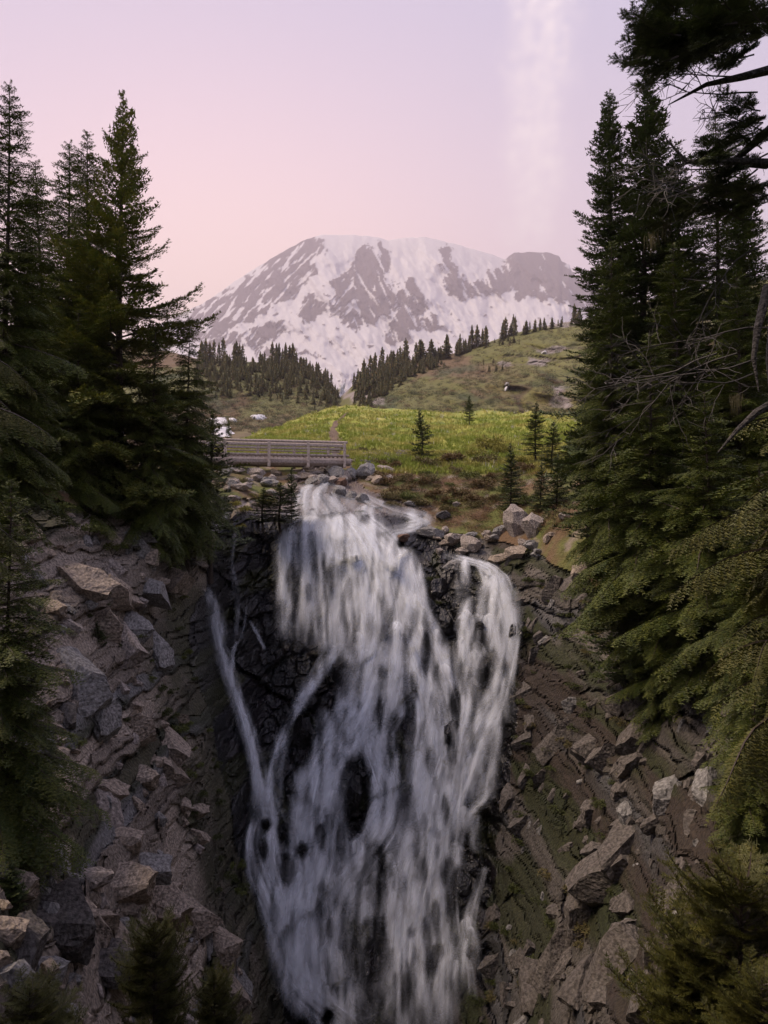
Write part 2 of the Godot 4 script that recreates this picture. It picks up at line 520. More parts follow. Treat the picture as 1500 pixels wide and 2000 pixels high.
const ROCKS := [
	[0, 370, 100, 320, 200, 265, 300, 185, 380, 125, 440, 85, 530, 72, 545, 120, 490, 160, 505, 200, 470, 250, 420, 300, 350, 330, 280, 370, 200, 410, 150, 440, 60, 450, 0, 450],
	[620, 180, 680, 110, 730, 100, 780, 140, 770, 190, 750, 220, 790, 260, 800, 330, 760, 360, 700, 395, 640, 410, 600, 380, 560, 340, 570, 280, 540, 250, 600, 210],
	[480, 290, 545, 300, 530, 350, 470, 385, 445, 345],
	[830, 230, 850, 208, 882, 260, 905, 330, 875, 350, 885, 395, 840, 420, 785, 420, 765, 375, 805, 330, 795, 270],
	[935, 118, 965, 108, 1000, 160, 1012, 200, 1062, 240, 1080, 285, 1030, 312, 980, 285, 960, 200],
	[1060, 250, 1120, 200, 1182, 185, 1212, 230, 1195, 285, 1130, 280, 1080, 295],
	[1185, 150, 1230, 120, 1330, 125, 1390, 145, 1410, 190, 1500, 235, 1900, 380, 1900, 460, 1480, 350, 1400, 318, 1330, 295, 1225, 305, 1208, 240, 1190, 190],
	[750, 435, 820, 408, 855, 440, 800, 460, 760, 455],
	[260, 430, 300, 390, 412, 378, 400, 420, 340, 450, 280, 485],
	[100, 460, 180, 430, 260, 400, 240, 450, 150, 500, 80, 520],
	[880, 380, 930, 365, 950, 395, 910, 410], [280, 480, 330, 470, 350, 500, 300, 510], [435, 480, 500, 495, 510, 512, 450, 505], [560, 300, 600, 310, 590, 345, 550, 350]]

func build_mountain() -> void:
	var polys := []
	var boxes := []
	for a in ROCKS:
		var p := PackedVector2Array()
		var b := Rect2(a[0], a[1], 0, 0)
		for k in a.size() / 2:
			p.append(Vector2(a[2 * k], a[2 * k + 1]))
			b = b.expand(p[-1])
		polys.append(p)
		boxes.append(b.grow(2))
	var cols := 620
	var back := 12
	var rows := 190 + back
	var v := PackedVector3Array()
	var c := PackedColorArray()
	v.resize(cols * rows)
	c.resize(cols * rows)
	var sx := [-300.0, 150.0, 300.0, 345.0, 400.0, 450.0, 500.0, 560.0, 600.0, 630.0, 690.0, 730.0, 760.0, 790.0, 830.0, 880.0, 920.0, 960.0, 988.0, 994.0, 1004.0, 1030.0, 1075.0, 1092.0, 1097.0, 1112.0, 1117.0, 1145.0, 1200.0, 1300.0, 1600.0]
	var sy := [820.0, 700.0, 642.0, 617.0, 591.0, 556.0, 523.0, 487.0, 466.0, 458.0, 458.5, 462.0, 469.5, 464.0, 463.0, 474.0, 485.0, 497.0, 506.0, 501.0, 494.0, 492.5, 494.0, 499.0, 511.0, 518.0, 531.0, 556.0, 590.0, 640.0, 760.0]
	for j in rows:
		for i in cols:
			var px := 120.0 + i * 2.2
			var top := curve1(sx, sy, px) + nz2.get_noise_1d(px * 1.6) * 2.0
			var t := 0.0
			var py := top
			if j >= back:
				t = float(j - back) / (rows - back - 1)
				py = lerpf(top, 815.0, t)
			var d := lerpf(7600.0, 4300.0, pow(t, 0.85))
			var zx := (px - 340.0) * 1.829
			var zy := (py - 420.0) * 1.829
			var wx := zx + nz.get_noise_2d(zx * 0.9, zy * 0.9) * 30.0 + nz2.get_noise_2d(zx * 2.6, zy * 2.6) * 9.0
			var wy := zy + nz.get_noise_2d(zx * 0.9 + 200.0, zy * 0.9) * 26.0 + nz2.get_noise_2d(zx * 2.6, zy * 2.6 + 99.0) * 8.0
			var rock := 0.0
			var q := Vector2(wx, wy)
			for k in polys.size():
				if boxes[k].has_point(q) and Geometry2D.is_point_in_polygon(q, polys[k]):
					rock = 1.0
					# snow lies in streaks that run down the broken ridges
					var st := nz2.get_noise_2d((zx + zy * (0.9 if zx < 640 else -0.5)) * 1.5, (zy - zx * 0.35) * 0.5)
					if st > (0.55 if k == 6 else 0.19 if k == 0 or k == 9 else 0.30): rock = 0.0
					break
			if rock == 0.0 and t > 0.25 and nz2.get_noise_2d(zx * 0.9 + 500.0, zy * 1.6) > 0.62 - 0.1 * t: rock = 1.0
			var ridge := absf(nz.get_noise_2d(zx * 0.8 - zy * 0.5, zy * 0.35))
			d -= rock * 22.0 * minf(1.0, t * 12.0)
			d += minf(1.0, t * 8.0) * (nz.get_noise_2d(zx * 0.35 - zy * 0.2, zy * 0.25) * 240.0 + ridge * 60.0 + nz2.get_noise_2d(zx * 1.8, zy * 1.1) * 8.0 + rock * nz2.get_noise_2d(zx * 5.0, zy * 3.0) * 22.0)
			var p := at(px, py, d)
			if j < back:
				var b := float(back - j)
				p = at(px, top, 7600.0) + Vector3(0, -14.0 * b * b, -120.0 * b)
			v[j * cols + i] = p
			var e := 0.85 + 0.5 * nz2.get_noise_2d(zx * 5.0, zy * 5.0)
			c[j * cols + i] = Color(0.095 * e, 0.075 * e, 0.078 * e) if rock > 0.5 else Color(0.62, 0.615, 0.635) * (0.96 + 0.1 * nz.get_noise_2d(zx * 3.0, zy * 3.0))
	structure("mountain", sheet(v, c, cols, rows, true), mats.mountain_ground, "huge snow covered volcano with bare rock ribs")

# ---------------------------------------------------------------- conifers
func tri(v: PackedVector3Array, c: PackedColorArray, a: Vector3, b: Vector3, d: Vector3, col: Color) -> void:
	v.append(a)
	v.append(b)
	v.append(d)
	c.append(col)
	c.append(col)
	c.append(col)

func tube(v: PackedVector3Array, c: PackedColorArray, pts: Array, radii: Array, sides: int, col: Color) -> void:
	var rings := []
	for k in pts.size():
		var dir: Vector3 = (pts[mini(k + 1, pts.size() - 1)] - pts[maxi(k - 1, 0)]).normalized()
		var a := dir.cross(Vector3(0.31, 0.2, 0.93) if absf(dir.y) > 0.8 else Vector3.UP).normalized()
		var b := dir.cross(a)
		var ring := []
		for s in sides:
			var an := TAU * s / sides
			ring.append(pts[k] + (a * cos(an) + b * sin(an)) * radii[k])
		rings.append(ring)
	for k in pts.size() - 1:
		for s in sides:
			var s2 := (s + 1) % sides
			tri(v, c, rings[k][s], rings[k + 1][s], rings[k][s2], col)
			tri(v, c, rings[k][s2], rings[k + 1][s], rings[k + 1][s2], col)

# one bough along +x, L metres long: an axis with twigs on both sides, each twig set with needles
func bough(L: float, p: Dictionary) -> Array:
	var v := PackedVector3Array()
	var c := PackedColorArray()
	var spine := []
	var radii := []
	for k in 7:
		var t := k / 6.0
		spine.append(Vector3(L * t, L * (p.rise * t - p.droop * t * t + p.tip * t * t * t), L * 0.04 * sin(t * 5.0)))
		radii.append(lerpf(0.011 * L + 0.006, 0.003, t))
	tube(v, c, spine, radii, 3, Color(0.055, 0.042, 0.032))
	var n := int(L / p.gap)
	for i in n:
		var t: float = lerpf(p.bare, 0.99, (i + rng.randf()) / n)
		var f := t * 6.0
		var k := mini(int(f), 5)
		var base: Vector3 = spine[k].lerp(spine[k + 1], f - k)
		var fwd: Vector3 = (spine[k + 1] - spine[k]).normalized()
		for s in [-1.0, 1.0]:
			var len: float = L * p.twig * (1.0 - 0.78 * t) * minf(1.0, (t - p.bare) * 5.0 + 0.35) * rng.randf_range(0.65, 1.2) + p.needle * 0.8
			var ang: float = p.angle * rng.randf_range(0.75, 1.2)
			var dir := (fwd * cos(ang) + Vector3(0, rng.randf_range(-0.25, 0.15) - p.hang, s * sin(ang))).normalized()
			twig(v, c, base, dir, len, p, 1)
	twig(v, c, spine[5], (spine[6] - spine[5]).normalized(), L * 0.19, p, 0)
	return [v, c]

func twig(v: PackedVector3Array, c: PackedColorArray, base: Vector3, dir: Vector3, len: float, p: Dictionary, deep: int) -> void:
	var side := dir.cross(Vector3.UP)
	side = side.normalized() if side.length() > 0.2 else Vector3(0, 0, 1)
	var up := side.cross(dir)
	var col: Color = p.a.lerp(p.b, rng.randf()) * rng.randf_range(0.75, 1.2)
	var steps := maxi(2, int(len / p.step))
	var nl: float = p.needle
	var nw: float = p.width
	for k in steps:
		var s: float = len * (k + rng.randf() * 0.6) / steps
		var q: Vector3 = base + dir * s - Vector3(0, p.sag * s * s / maxf(len, 0.05), 0)
		for w in [-1.0, 1.0]:
			var out: Vector3 = (side * w * 0.8 + dir * 0.62 + up * rng.randf_range(-0.15, 0.45)) * nl * rng.randf_range(0.75, 1.2)
			tri(v, c, q - dir * nw, q + dir * nw, q + out, col)
		if k % 2 == 0:
			tri(v, c, q - side * nw * 0.8, q + side * nw * 0.8, q + (up * 0.7 + dir * 0.7) * nl * 0.9, col)
		if deep > 0 and len > p.needle * 5.0 and k % 2 == 1 and k < steps - 1:
			var w2 := 1.0 if (k / 2) % 2 == 0 else -1.0
			twig(v, c, q, (dir * 0.75 + side * w2 * 0.7 + Vector3(0, -p.hang * 0.5, 0)).normalized(), (len - s) * 0.5 + nl * 0.5, p, 0)

func bough_kit(p: Dictionary, sizes: Array, each: int) -> Array:
	var kit := []
	for L in sizes:
		var row := []
		for k in each: row.append(bough(L, p))
		kit.append([L, row])
	return kit

func crown(kit: Array, s: Dictionary) -> ArrayMesh:
	var v := PackedVector3Array()
	var c := PackedColorArray()
	var h: float = s.low
	var az := rng.randf() * TAU
	while h < s.height - 0.12:
		var t: float = h / s.height
		var full: float = s.radius * pow(1.0 - t, s.power) * minf(1.0, 0.62 + 1.6 * t) + 0.10
		var lean: Vector3 = trunk_at(s, h)
		for k in s.whorl:
			az += TAU / s.whorl + rng.randf_range(-0.45, 0.45)
			if rng.randf() < s.gaps: continue
			var r: float = full * (rng.randf_range(0.62, 1.0) if rng.randf() > s.wild else rng.randf_range(1.0, 1.38))
			var best: Array = kit[0]
			for e in kit:
				if absf(log(e[0] / r)) < absf(log(best[0] / r)): best = e
			var b: Array = best[1][rng.randi() % best[1].size()]
			var sc: float = r / best[0]
			var pitch: float = deg_to_rad(lerpf(s.pitch_low, s.pitch_high, pow(t, 1.4)) + rng.randf_range(-9.0, 9.0))
			var basis := Basis(Vector3.UP, az) * Basis(Vector3(0, 0, 1), pitch) * Basis(Vector3(1, 0, 0), rng.randf_range(-0.3, 0.3))
			v.append_array(Transform3D(basis.scaled_local(Vector3(sc, sc, sc)), lean + Vector3(0, rng.randf_range(-0.1, 0.1), 0)) * b[0])
			c.append_array(b[1])
		h += s.space * lerpf(1.15, 0.6, t) * rng.randf_range(0.8, 1.2)
	# the leader
	var b: Array = kit[0][1][0]
	v.append_array(Transform3D(Basis(Vector3(0, 0, 1), PI * 0.5 - s.get("nod", 0.0)).scaled_local(Vector3(0.9, 0.5, 0.5)), trunk_at(s, s.height - kit[0][0] * 0.75)) * b[0])
	c.append_array(b[1])
	return soup(v, c)

func trunk_at(s: Dictionary, h: float) -> Vector3:
	var t: float = h / s.height
	return Vector3(sin(t * 4.0 + s.sway) * s.bend * t, h, cos(t * 3.0 + s.sway) * s.bend * t)

func trunk(s: Dictionary, down := 1.2) -> ArrayMesh:
	var v := PackedVector3Array()
	var c := PackedColorArray()
	var pts := []
	var radii := []
	for k in 13:
		var t := k / 12.0
		pts.append(trunk_at(s, lerpf(-down, s.height - 0.1, t)))
		radii.append(lerpf(s.girth, 0.012, pow(t, 0.85)) * (1.25 if k == 0 else 1.0))
	tube(v, c, pts, radii, 8, Color(0.075, 0.058, 0.047))
	return soup(v, c)

func shape(height: float, radius: float, o := {}) -> Dictionary:
	var s := {"height": height, "radius": radius, "low": 0.5, "power": 0.85, "whorl": 6, "space": 0.27, "gaps": 0.06, "wild": 0.12, "pitch_low": -14.0, "pitch_high": 48.0, "sway": rng.randf() * 6.0, "bend": 0.12, "girth": height * 0.013 + 0.02}
	s.merge(o, true)
	return s

func tree_proto(kit: Array, s: Dictionary) -> Dictionary:
	return {"trunk": trunk(s), "crown": crown(kit, s), "h": s.height}

func plant(proto: Dictionary, called: String, label: String, base: Vector3, height: float, turn: float, group := "", wide := 1.0, category := "tree") -> Node3D:
	var t := thing(called, label, category, base, group)
	part("trunk", proto.trunk, mats.bark, t)
	part("crown", proto.crown, mats.needles, t)
	var k: float = height / proto.h
	t.scale = Vector3(k * wide, k, k * wide)
	t.rotation.y = turn
	return t

# ---------------------------------------------------------------- rocks
func polytope(planes: int, squash: Vector3) -> Array:
	var faces := []
	for ax in 3:
		for s in [-1.0, 1.0]:
			var n := Vector3.ZERO
			n[ax] = s
			var u := Vector3.ZERO
			u[(ax + 1) % 3] = 1.0
			var w := n.cross(u)
			faces.append([n + u + w, n - u + w, n - u - w, n + u - w])
	for k in planes:
		var n := Vector3(rng.randfn(), rng.randfn(), rng.randfn()).normalized()
		var d := rng.randf_range(0.62, 1.0)
		var cut := []
		var next := []
		for f in faces:
			var g := []
			for i in f.size():
				var a: Vector3 = f[i]
				var b: Vector3 = f[(i + 1) % f.size()]
				var da := a.dot(n) - d
				var db := b.dot(n) - d
				if da <= 0.0: g.append(a)
				if (da < 0.0 and db > 0.0) or (da > 0.0 and db < 0.0):
					var q := a.lerp(b, da / (da - db))
					g.append(q)
					cut.append(q)
			if g.size() > 2: next.append(g)
		if cut.size() > 2:
			var mid := Vector3.ZERO
			for q in cut: mid += q
			mid /= cut.size()
			var ax: Vector3 = (cut[0] - mid).normalized()
			var ay := n.cross(ax)
			cut.sort_custom(func(p, q): return atan2((p - mid).dot(ay), (p - mid).dot(ax)) < atan2((q - mid).dot(ay), (q - mid).dot(ax)))
			next.append(cut)
		faces = next
	var v := PackedVector3Array()
	for f in faces:
		for i in f.size() - 2:
			var a: Vector3 = f[0]
			var b: Vector3 = f[i + 1]
			var d: Vector3 = f[i + 2]
			if (b - a).cross(d - a).dot(a + b + d) > 0.0:
				var q := b
				b = d
				d = q
			v.append_array([a * squash, b * squash, d * squash])
	return [v]

func rock_mesh(planes: int, squash: Vector3, col: Color) -> ArrayMesh:
	var v: PackedVector3Array = polytope(planes, squash)[0]
	for pass_ in 2:
		var w := PackedVector3Array()
		for k in range(0, v.size(), 3):
			var a := v[k]
			var b := v[k + 1]
			var d := v[k + 2]
			var ab := (a + b) * 0.5
			var bd := (b + d) * 0.5
			var da := (d + a) * 0.5
			w.append_array([a, ab, da, ab, b, bd, da, bd, d, ab, bd, da])
		v = w
	var ph := rng.randf() * 500.0
	for k in v.size():
		var q := v[k]
		v[k] = q * (1.0 + 0.16 * nz.get_noise_3d(q.x * 40.0 + ph, q.y * 40.0, q.z * 40.0) + 0.07 * nz2.get_noise_3d(q.x * 120.0 + ph, q.y * 120.0, q.z * 120.0))
	var c := PackedColorArray()
	for k in v.size() / 3:
		var e := rng.randf_range(0.88, 1.12)
		for q in 3: c.append(col * e)
	return soup(v, c)

var rock_kit := {}

func build_rocks() -> void:
	var tones := {"warm": Color(0.43, 0.355, 0.285), "grey": Color(0.31, 0.30, 0.29), "dark": Color(0.12, 0.108, 0.10), "wet": Color(0.015, 0.0145, 0.016), "pale": Color(0.42, 0.365, 0.325), "rust": Color(0.20, 0.12, 0.085), "mid": Color(0.165, 0.145, 0.13)}
	for t in tones:
		rock_kit[t] = []
		for k in 10:
			rock_kit[t].append(rock_mesh(7 + k if k < 6 else 14 + 3 * k, Vector3(1.0, rng.randf_range(0.6, 0.95), rng.randf_range(0.7, 1.0)), tones[t]))
	# loose blocks of the two walls
	var left: Node3D = get_node("cliff_left")
	var right: Node3D = get_node("cliff_right")
	var n := 0
	var tries := 0
	while n < 190 and tries < 3000:
		tries += 1
		var py := rng.randf_range(985.0, 2040.0)
		var px := rng.randf_range(-30.0, 520.0)
		if px > wet_left(py) - 75.0: continue
		if nz.get_noise_2d(px * 0.5, py * 0.5) < -0.18: continue
		n += 1
		block(left, ["warm", "warm", "grey", "warm", "pale"][rng.randi() % 5], px, py, rng.randf_range(9.0, 18.0) if rng.randf() < 0.6 else rng.randf_range(18.0, 40.0), -0.6)
	for b in [[135, 1140, 56, "warm"], [215, 1160, 40, "warm"], [280, 1150, 46, "grey"], [195, 1235, 42, "warm"], [250, 1225, 34, "grey"], [300, 1265, 38, "grey"], [140, 1330, 60, "grey"], [180, 1385, 48, "grey"], [120, 1390, 34, "dark"], [265, 1045, 26, "grey"], [275, 1085, 26, "warm"], [330, 1130, 40, "warm"], [80, 1690, 48, "grey"], [225, 1740, 60, "warm"], [300, 1770, 52, "warm"], [370, 1800, 46, "warm"], [420, 1850, 44, "warm"], [110, 1830, 70, "dark"], [200, 1900, 64, "dark"], [335, 1480, 17, "pale"], [345, 1400, 18, "warm"], [30, 1860, 60, "dark"], [235, 1640, 32, "warm"], [190, 1560, 30, "grey"]]:
		block(left, b[3], b[0], b[1], b[2], -0.6)
	n = 0
	tries = 0
	while n < 170 and tries < 3000:
		tries += 1
		var py := rng.randf_range(1060.0, 2030.0)
		var px := rng.randf_range(930.0, 1420.0)
		if px < wet_right(py) + 8.0 or py < cliff_top(px) + 15.0: continue
		if nz.get_noise_2d(px * 0.6 + 70.0, py * 0.6) < -0.08: continue
		n += 1
		block(right, ["mid", "grey", "mid", "mid"][rng.randi() % 4], px, py, rng.randf_range(6.0, 13.0) if rng.randf() < 0.6 else rng.randf_range(13.0, 30.0), 0.95)
	for b in [[1120, 1145, 40, "mid"], [1085, 1150, 26, "mid"], [1100, 1445, 42, "mid"], [1160, 1460, 34, "mid"], [1190, 1480, 30, "mid"], [1215, 1380, 30, "mid"], [1240, 1460, 34, "mid"], [1235, 1500, 26, "mid"], [1220, 1680, 58, "mid"], [1190, 1730, 54, "mid"], [1150, 1790, 46, "mid"], [1090, 1880, 48, "mid"], [1050, 1940, 44, "mid"], [1205, 1900, 62, "mid"], [1140, 1930, 40, "mid"], [1320, 1780, 38, "mid"], [1225, 1780, 26, "mid"], [1230, 1830, 30, "mid"], [1270, 1990, 50, "mid"], [1030, 1520, 20, "mid"], [1015, 1290, 34, "mid"]]:
		block(right, b[3], b[0], b[1], b[2], 0.95)
	# boulders, each a thing of its own: px, py, half width, half height, tone, label
	for b in [
		[661, 966, 19, 17, "grey", "grey boulder splitting the stream just above the lip, tallest of three"], [687, 973, 13, 14, "grey", "grey boulder between two others above the lip of the falls"], [708, 979, 12, 12, "grey", "grey boulder next to mossy turf above the lip of the falls"],
		[628, 941, 21, 15, "grey", "light pointed boulder in the stream below the footbridge"], [655, 931, 17, 17, "grey", "rounded boulder behind the pointed one near the bridge"], [682, 931, 15, 16, "grey", "upright boulder leaning against the bridge abutment"], [664, 948, 17, 13, "rust", "brownish boulder at the water's edge below the bridge"],
		[712, 930, 24, 21, "grey", "large grey boulder at the foot of the stone abutment"], [786, 1054, 17, 12, "rust", "rust brown boulder sitting in the stream above the second cascade"], [842, 1047, 27, 20, "grey", "broad grey boulder on the bank beside the second cascade"],
		[885, 1055, 22, 17, "pale", "pale boulder second from the rust brown one on the bank"], [917, 1069, 24, 17, "pale", "pale wedge shaped boulder on the bank above the second cascade"], [1010, 1032, 24, 40, "pale", "tall pale split rock standing under the small firs"], [1040, 1038, 22, 32, "pale", "grey half of the tall split rock under the small firs"],
		[975, 1095, 26, 15, "warm", "flat tan boulder above the mossy ledge of the second cascade"], [1005, 1085, 24, 15, "warm", "tan boulder below the tall split rock"], [500, 928, 22, 12, "pale", "pale boulder under the footbridge beside its end log"], [470, 955, 25, 11, "pale", "long pale slab on the bank below the footbridge"], [455, 920, 26, 10, "pale", "pale boulder tucked under the footbridge beams"],
		[452, 975, 20, 9, "pale", "low pale slab beside the yellow shrub"], [525, 948, 20, 11, "grey", "grey boulder between the footbridge and the shrubby conifer"], [575, 935, 15, 8, "pale", "small pale boulder by the stream under the bridge"], [800, 985, 16, 8, "grey", "flat grey stone edging the upper stream"], [865, 1010, 20, 11, "dark", "dark boulder under heather by the upper stream"], [1100, 1010, 13, 8, "pale", "small pale stone among the small firs"], [890, 985, 10, 7, "pale", "white stone in the heather bank"], [1140, 1130, 26, 26, "warm", "tan angular rock below the root tangle"]]:
		stone("boulder", b)
	for k in 46:
		var px := rng.randf_range(430.0, 770.0)
		stone("boulder", [px, rng.randf_range(915.0, 965.0) if px < 590.0 else rng.randf_range(912.0, 955.0), rng.randf_range(7.0, 19.0), rng.randf_range(6.0, 13.0), ["pale", "grey", "pale", "warm"][k % 4], "loose stone among others strewn on the stream bed below the footbridge"])
	for k in 24: stone("boulder", [rng.randf_range(850.0, 1080.0), rng.randf_range(1030.0, 1095.0), rng.randf_range(7.0, 17.0), rng.randf_range(6.0, 12.0), ["pale", "grey", "warm"][k % 3], "loose stone among others strewn on the rim over the second cascade"])
	for b in [
		[663, 1308, 12, 24, "wet", "black wet rock parting the falls below the curtain"], [590, 1435, 22, 42, "wet", "pointed black rock between two strands of falling water"], [647, 1391, 11, 9, "wet", "small black rock beside the pointed one in the falls"], [612, 1370, 14, 22, "wet", "dark rock behind thin strands of falling water"],
		[890, 1372, 15, 36, "wet", "black rock between the main fall and the second cascade"], [880, 1440, 12, 40, "wet", "narrow black rock low between the two cascades"], [590, 1658, 14, 15, "wet", "round black rock at the edge of the main fall"], [520, 1607, 13, 14, "wet", "black rock in the foam where two side streams meet"], [553, 1618, 16, 24, "wet", "split black rock in the foam below the side streams"], [575, 1612, 10, 13, "wet", "small black rock touching the main fall's foam"], [515, 1655, 13, 20, "wet", "black rock with thin water on both sides"], [562, 1695, 17, 30, "wet", "long black rock under the foam of the side streams"], [487, 1660, 9, 6, "wet", "tiny black stone at the ravine wall's foot"],
		[902, 1722, 26, 30, "wet", "large black block at the edge of the lower fall"], [884, 1775, 16, 20, "wet", "black block below the large one at the lower fall"], [925, 1690, 17, 24, "wet", "black rock with a trickle down its face"], [640, 1985, 17, 18, "wet", "black stone in the foam at the foot of the falls"], [850, 1150, 22, 36, "wet", "mossy dark rock beside the second cascade's first drop"], [868, 1215, 20, 34, "wet", "dark wet rock under the mossy one"], [885, 1105, 24, 18, "grey", "grey stepped rock under the thin veil of the second cascade"], [690, 1550, 18, 44, "wet", "tall black rock under an arch of falling water"], [728, 1715, 20, 34, "wet", "wide black rock showing through the lower fall"], [460, 1250, 22, 26, "wet", "rounded black rock under the trickles"], [1010, 1230, 26, 30, "wet", "dark wet block at the outer edge of the second cascade"], [935, 1235, 14, 26, "wet", "dark rock peeping through the second cascade"], [945, 1310, 16, 30, "wet", "dark rock in the middle of the second cascade"], [745, 1365, 12, 26, "wet", "dark rock half veiled in the main fall"], [970, 1440, 18, 24, "wet", "dark rock at the right rim of the second cascade's run"]]:
		if "right" in b[5]: b[5] = "dark rock at the outer rim of the second cascade's lower run"
		stone("wet_rock", b)

func block(parent: Node3D, tone: String, px: float, py: float, half: float, lean: float) -> void:
	var p := on_ravine(px, py)
	var s := half / FOC * -p.z
	var o := part("rock", rock_kit[tone][rng.randi() % 6], mats.dry_rock, parent)
	o.position = p + Vector3(0, -0.1 * s, -0.62 * s)
	o.basis = (Basis(Vector3(0, 0, 1), lean + rng.randf_range(-0.5, 0.5)) * Basis(Vector3(1, 0, 0), rng.randf_range(-0.5, 0.3)) * Basis(Vector3.UP, rng.randf_range(-0.7, 0.7))).scaled_local(Vector3(s * rng.randf_range(1.0, 1.45), s * rng.randf_range(0.7, 1.0), s * 0.8))

func stone(called: String, b: Array) -> void:
	var p := on_ravine(b[0], b[1])
	var k := -p.z / FOC
	var o := part(called, rock_kit[b[4]][6 + rng.randi() % 4], mats.wet_rock if b[4] == "wet" else mats.boulder_rock, self)
	o.position = p + Vector3(0, 0 if called == "wet_rock" else 0.35 * b[3] * k, 0.12)
	o.basis = Basis(Vector3(0, 0, 1), rng.randf_range(-0.3, 0.3)) * Basis(Vector3.UP, rng.randf_range(-0.9, 0.9)) * Basis.from_scale(Vector3(b[2] * k * 1.12, b[3] * k * 1.2, (b[2] + b[3]) * 0.55 * k))
	meta(o, b[5], "rock", "boulders round the stream" if called == "boulder" else "wet rocks in the falls")

# ---------------------------------------------------------------- water: strands that follow the rock, thin where the photo shows rock through them
func strand(parent: Node3D, called: String, pts: Array, dense: float, lift: float) -> void:
	var length := 0.0
	for k in pts.size() - 1: length += Vector2(pts[k][0], pts[k][1]).distance_to(Vector2(pts[k + 1][0], pts[k + 1][1]))
	var widest := 0.0
	for q in pts: widest = maxf(widest, q[2])
	var v := PackedVector3Array()
	var n := PackedVector3Array()
	var c := PackedColorArray()
	var index := PackedInt32Array()
	# one soft veil, then many threads of falling water, each starting where it spills over something
	ribbon(v, n, c, index, pts, 0.0, 1.0, 0.0, 1.45, length, clampi(int(widest / 1.6), 7, 44), (0.50 if widest > 25.0 else 0.36) * dense, lift, true)
	var area := length * widest * 2.0
	var count := clampi(int(area / 560.0), 4, 200)
	for k in count:
		var l := rng.randf_range(70.0, 260.0) / length
		var t0 := rng.randf_range(-0.3 * l, 1.0 - 0.35 * l)
		var a := clampf(rng.randfn() * 0.5, -1.05, 1.05)
		var w := minf(rng.randf_range(4.0, 9.0) if rng.randf() < 0.5 else rng.randf_range(9.0, 24.0), widest * 0.6)
		ribbon(v, n, c, index, pts, maxf(t0, 0.0), minf(t0 + l, 1.0), a, minf(w / widest, 0.8), length, 7, dense * rng.randf_range(0.18, 0.75), lift + rng.randf_range(0.02, 0.18), false)
	var arr := []
	arr.resize(Mesh.ARRAY_MAX)
	arr[Mesh.ARRAY_VERTEX] = v
	arr[Mesh.ARRAY_NORMAL] = n
	arr[Mesh.ARRAY_COLOR] = c
	arr[Mesh.ARRAY_INDEX] = index
	var m := ArrayMesh.new()
	m.add_surface_from_arrays(Mesh.PRIMITIVE_TRIANGLES, arr)
	part(called, m, mats.water, parent)

var gaps := []
var rows_of := {}
var hood := 0.0

# water spilling over a ledge: an arch that opens into a fan
func spill(parent: Node3D, px: float, py: float, half: float, drop: float, dense: float, lift: float) -> void:
	var v := PackedVector3Array()
	var n := PackedVector3Array()
	var c := PackedColorArray()
	var index := PackedInt32Array()
	hood = half * 0.9
	var lean := (px - 770.0) * 0.05
	var pts := [[px, py - 3.0, half * 0.7], [px + lean * 0.3, py + drop * 0.25, half * 0.95], [px + lean, py + drop, half * 1.1]]
	ribbon(v, n, c, index, pts, 0.0, 1.0, 0.0, 1.2, drop, clampi(int(half / 1.4), 9, 32), dense, lift, true)
	hood = 0.0
	var arr := []
	arr.resize(Mesh.ARRAY_MAX)
	arr[Mesh.ARRAY_VERTEX] = v
	arr[Mesh.ARRAY_NORMAL] = n
	arr[Mesh.ARRAY_COLOR] = c
	arr[Mesh.ARRAY_INDEX] = index
	var m := ArrayMesh.new()
	m.add_surface_from_arrays(Mesh.PRIMITIVE_TRIANGLES, arr)
	part("water_spill", m, mats.water, parent)

func spills(parent: Node3D, strands: Array, count: int) -> void:
	for k in count:
		var pts: Array = strands[rng.randi() % strands.size()][0]
		var i := rng.randi() % (pts.size() - 1)
		var u := rng.randf()
		var h: float = lerpf(pts[i][2], pts[i + 1][2], u)
		if h < 12.0: continue
		var px: float = lerpf(pts[i][0], pts[i + 1][0], u) + rng.randf_range(-0.8, 0.8) * h
		var py: float = lerpf(pts[i][1], pts[i + 1][1], u)
		if py < 1050.0: continue
		var half := rng.randf_range(7.0, 22.0)
		spill(parent, px, py, half, half * rng.randf_range(2.5, 5.5), rng.randf_range(0.5, 1.0), rng.randf_range(0.42, 0.6))

# where a rock parts the water: crisp above, trailing off below
func open_at(px: float, py: float) -> float:
	var r := 1.0
	for g in rows_of.get(int(py / 40.0), []):
		var dx: float = (px - g[0]) / g[2]
		if dx > 1.5 or dx < -1.5: continue
		var dy: float = (py - g[1]) / g[3]
		if dy < -1.4 or dy > 2.6: continue
		var q := sqrt(dx * dx + (dy * dy if dy < 0.0 else dy * dy * 0.32))
		r = minf(r, lerpf(1.0, smoothstep(0.7, 1.15 if dy < 0.0 else 1.5, q), g[4]))
	return r

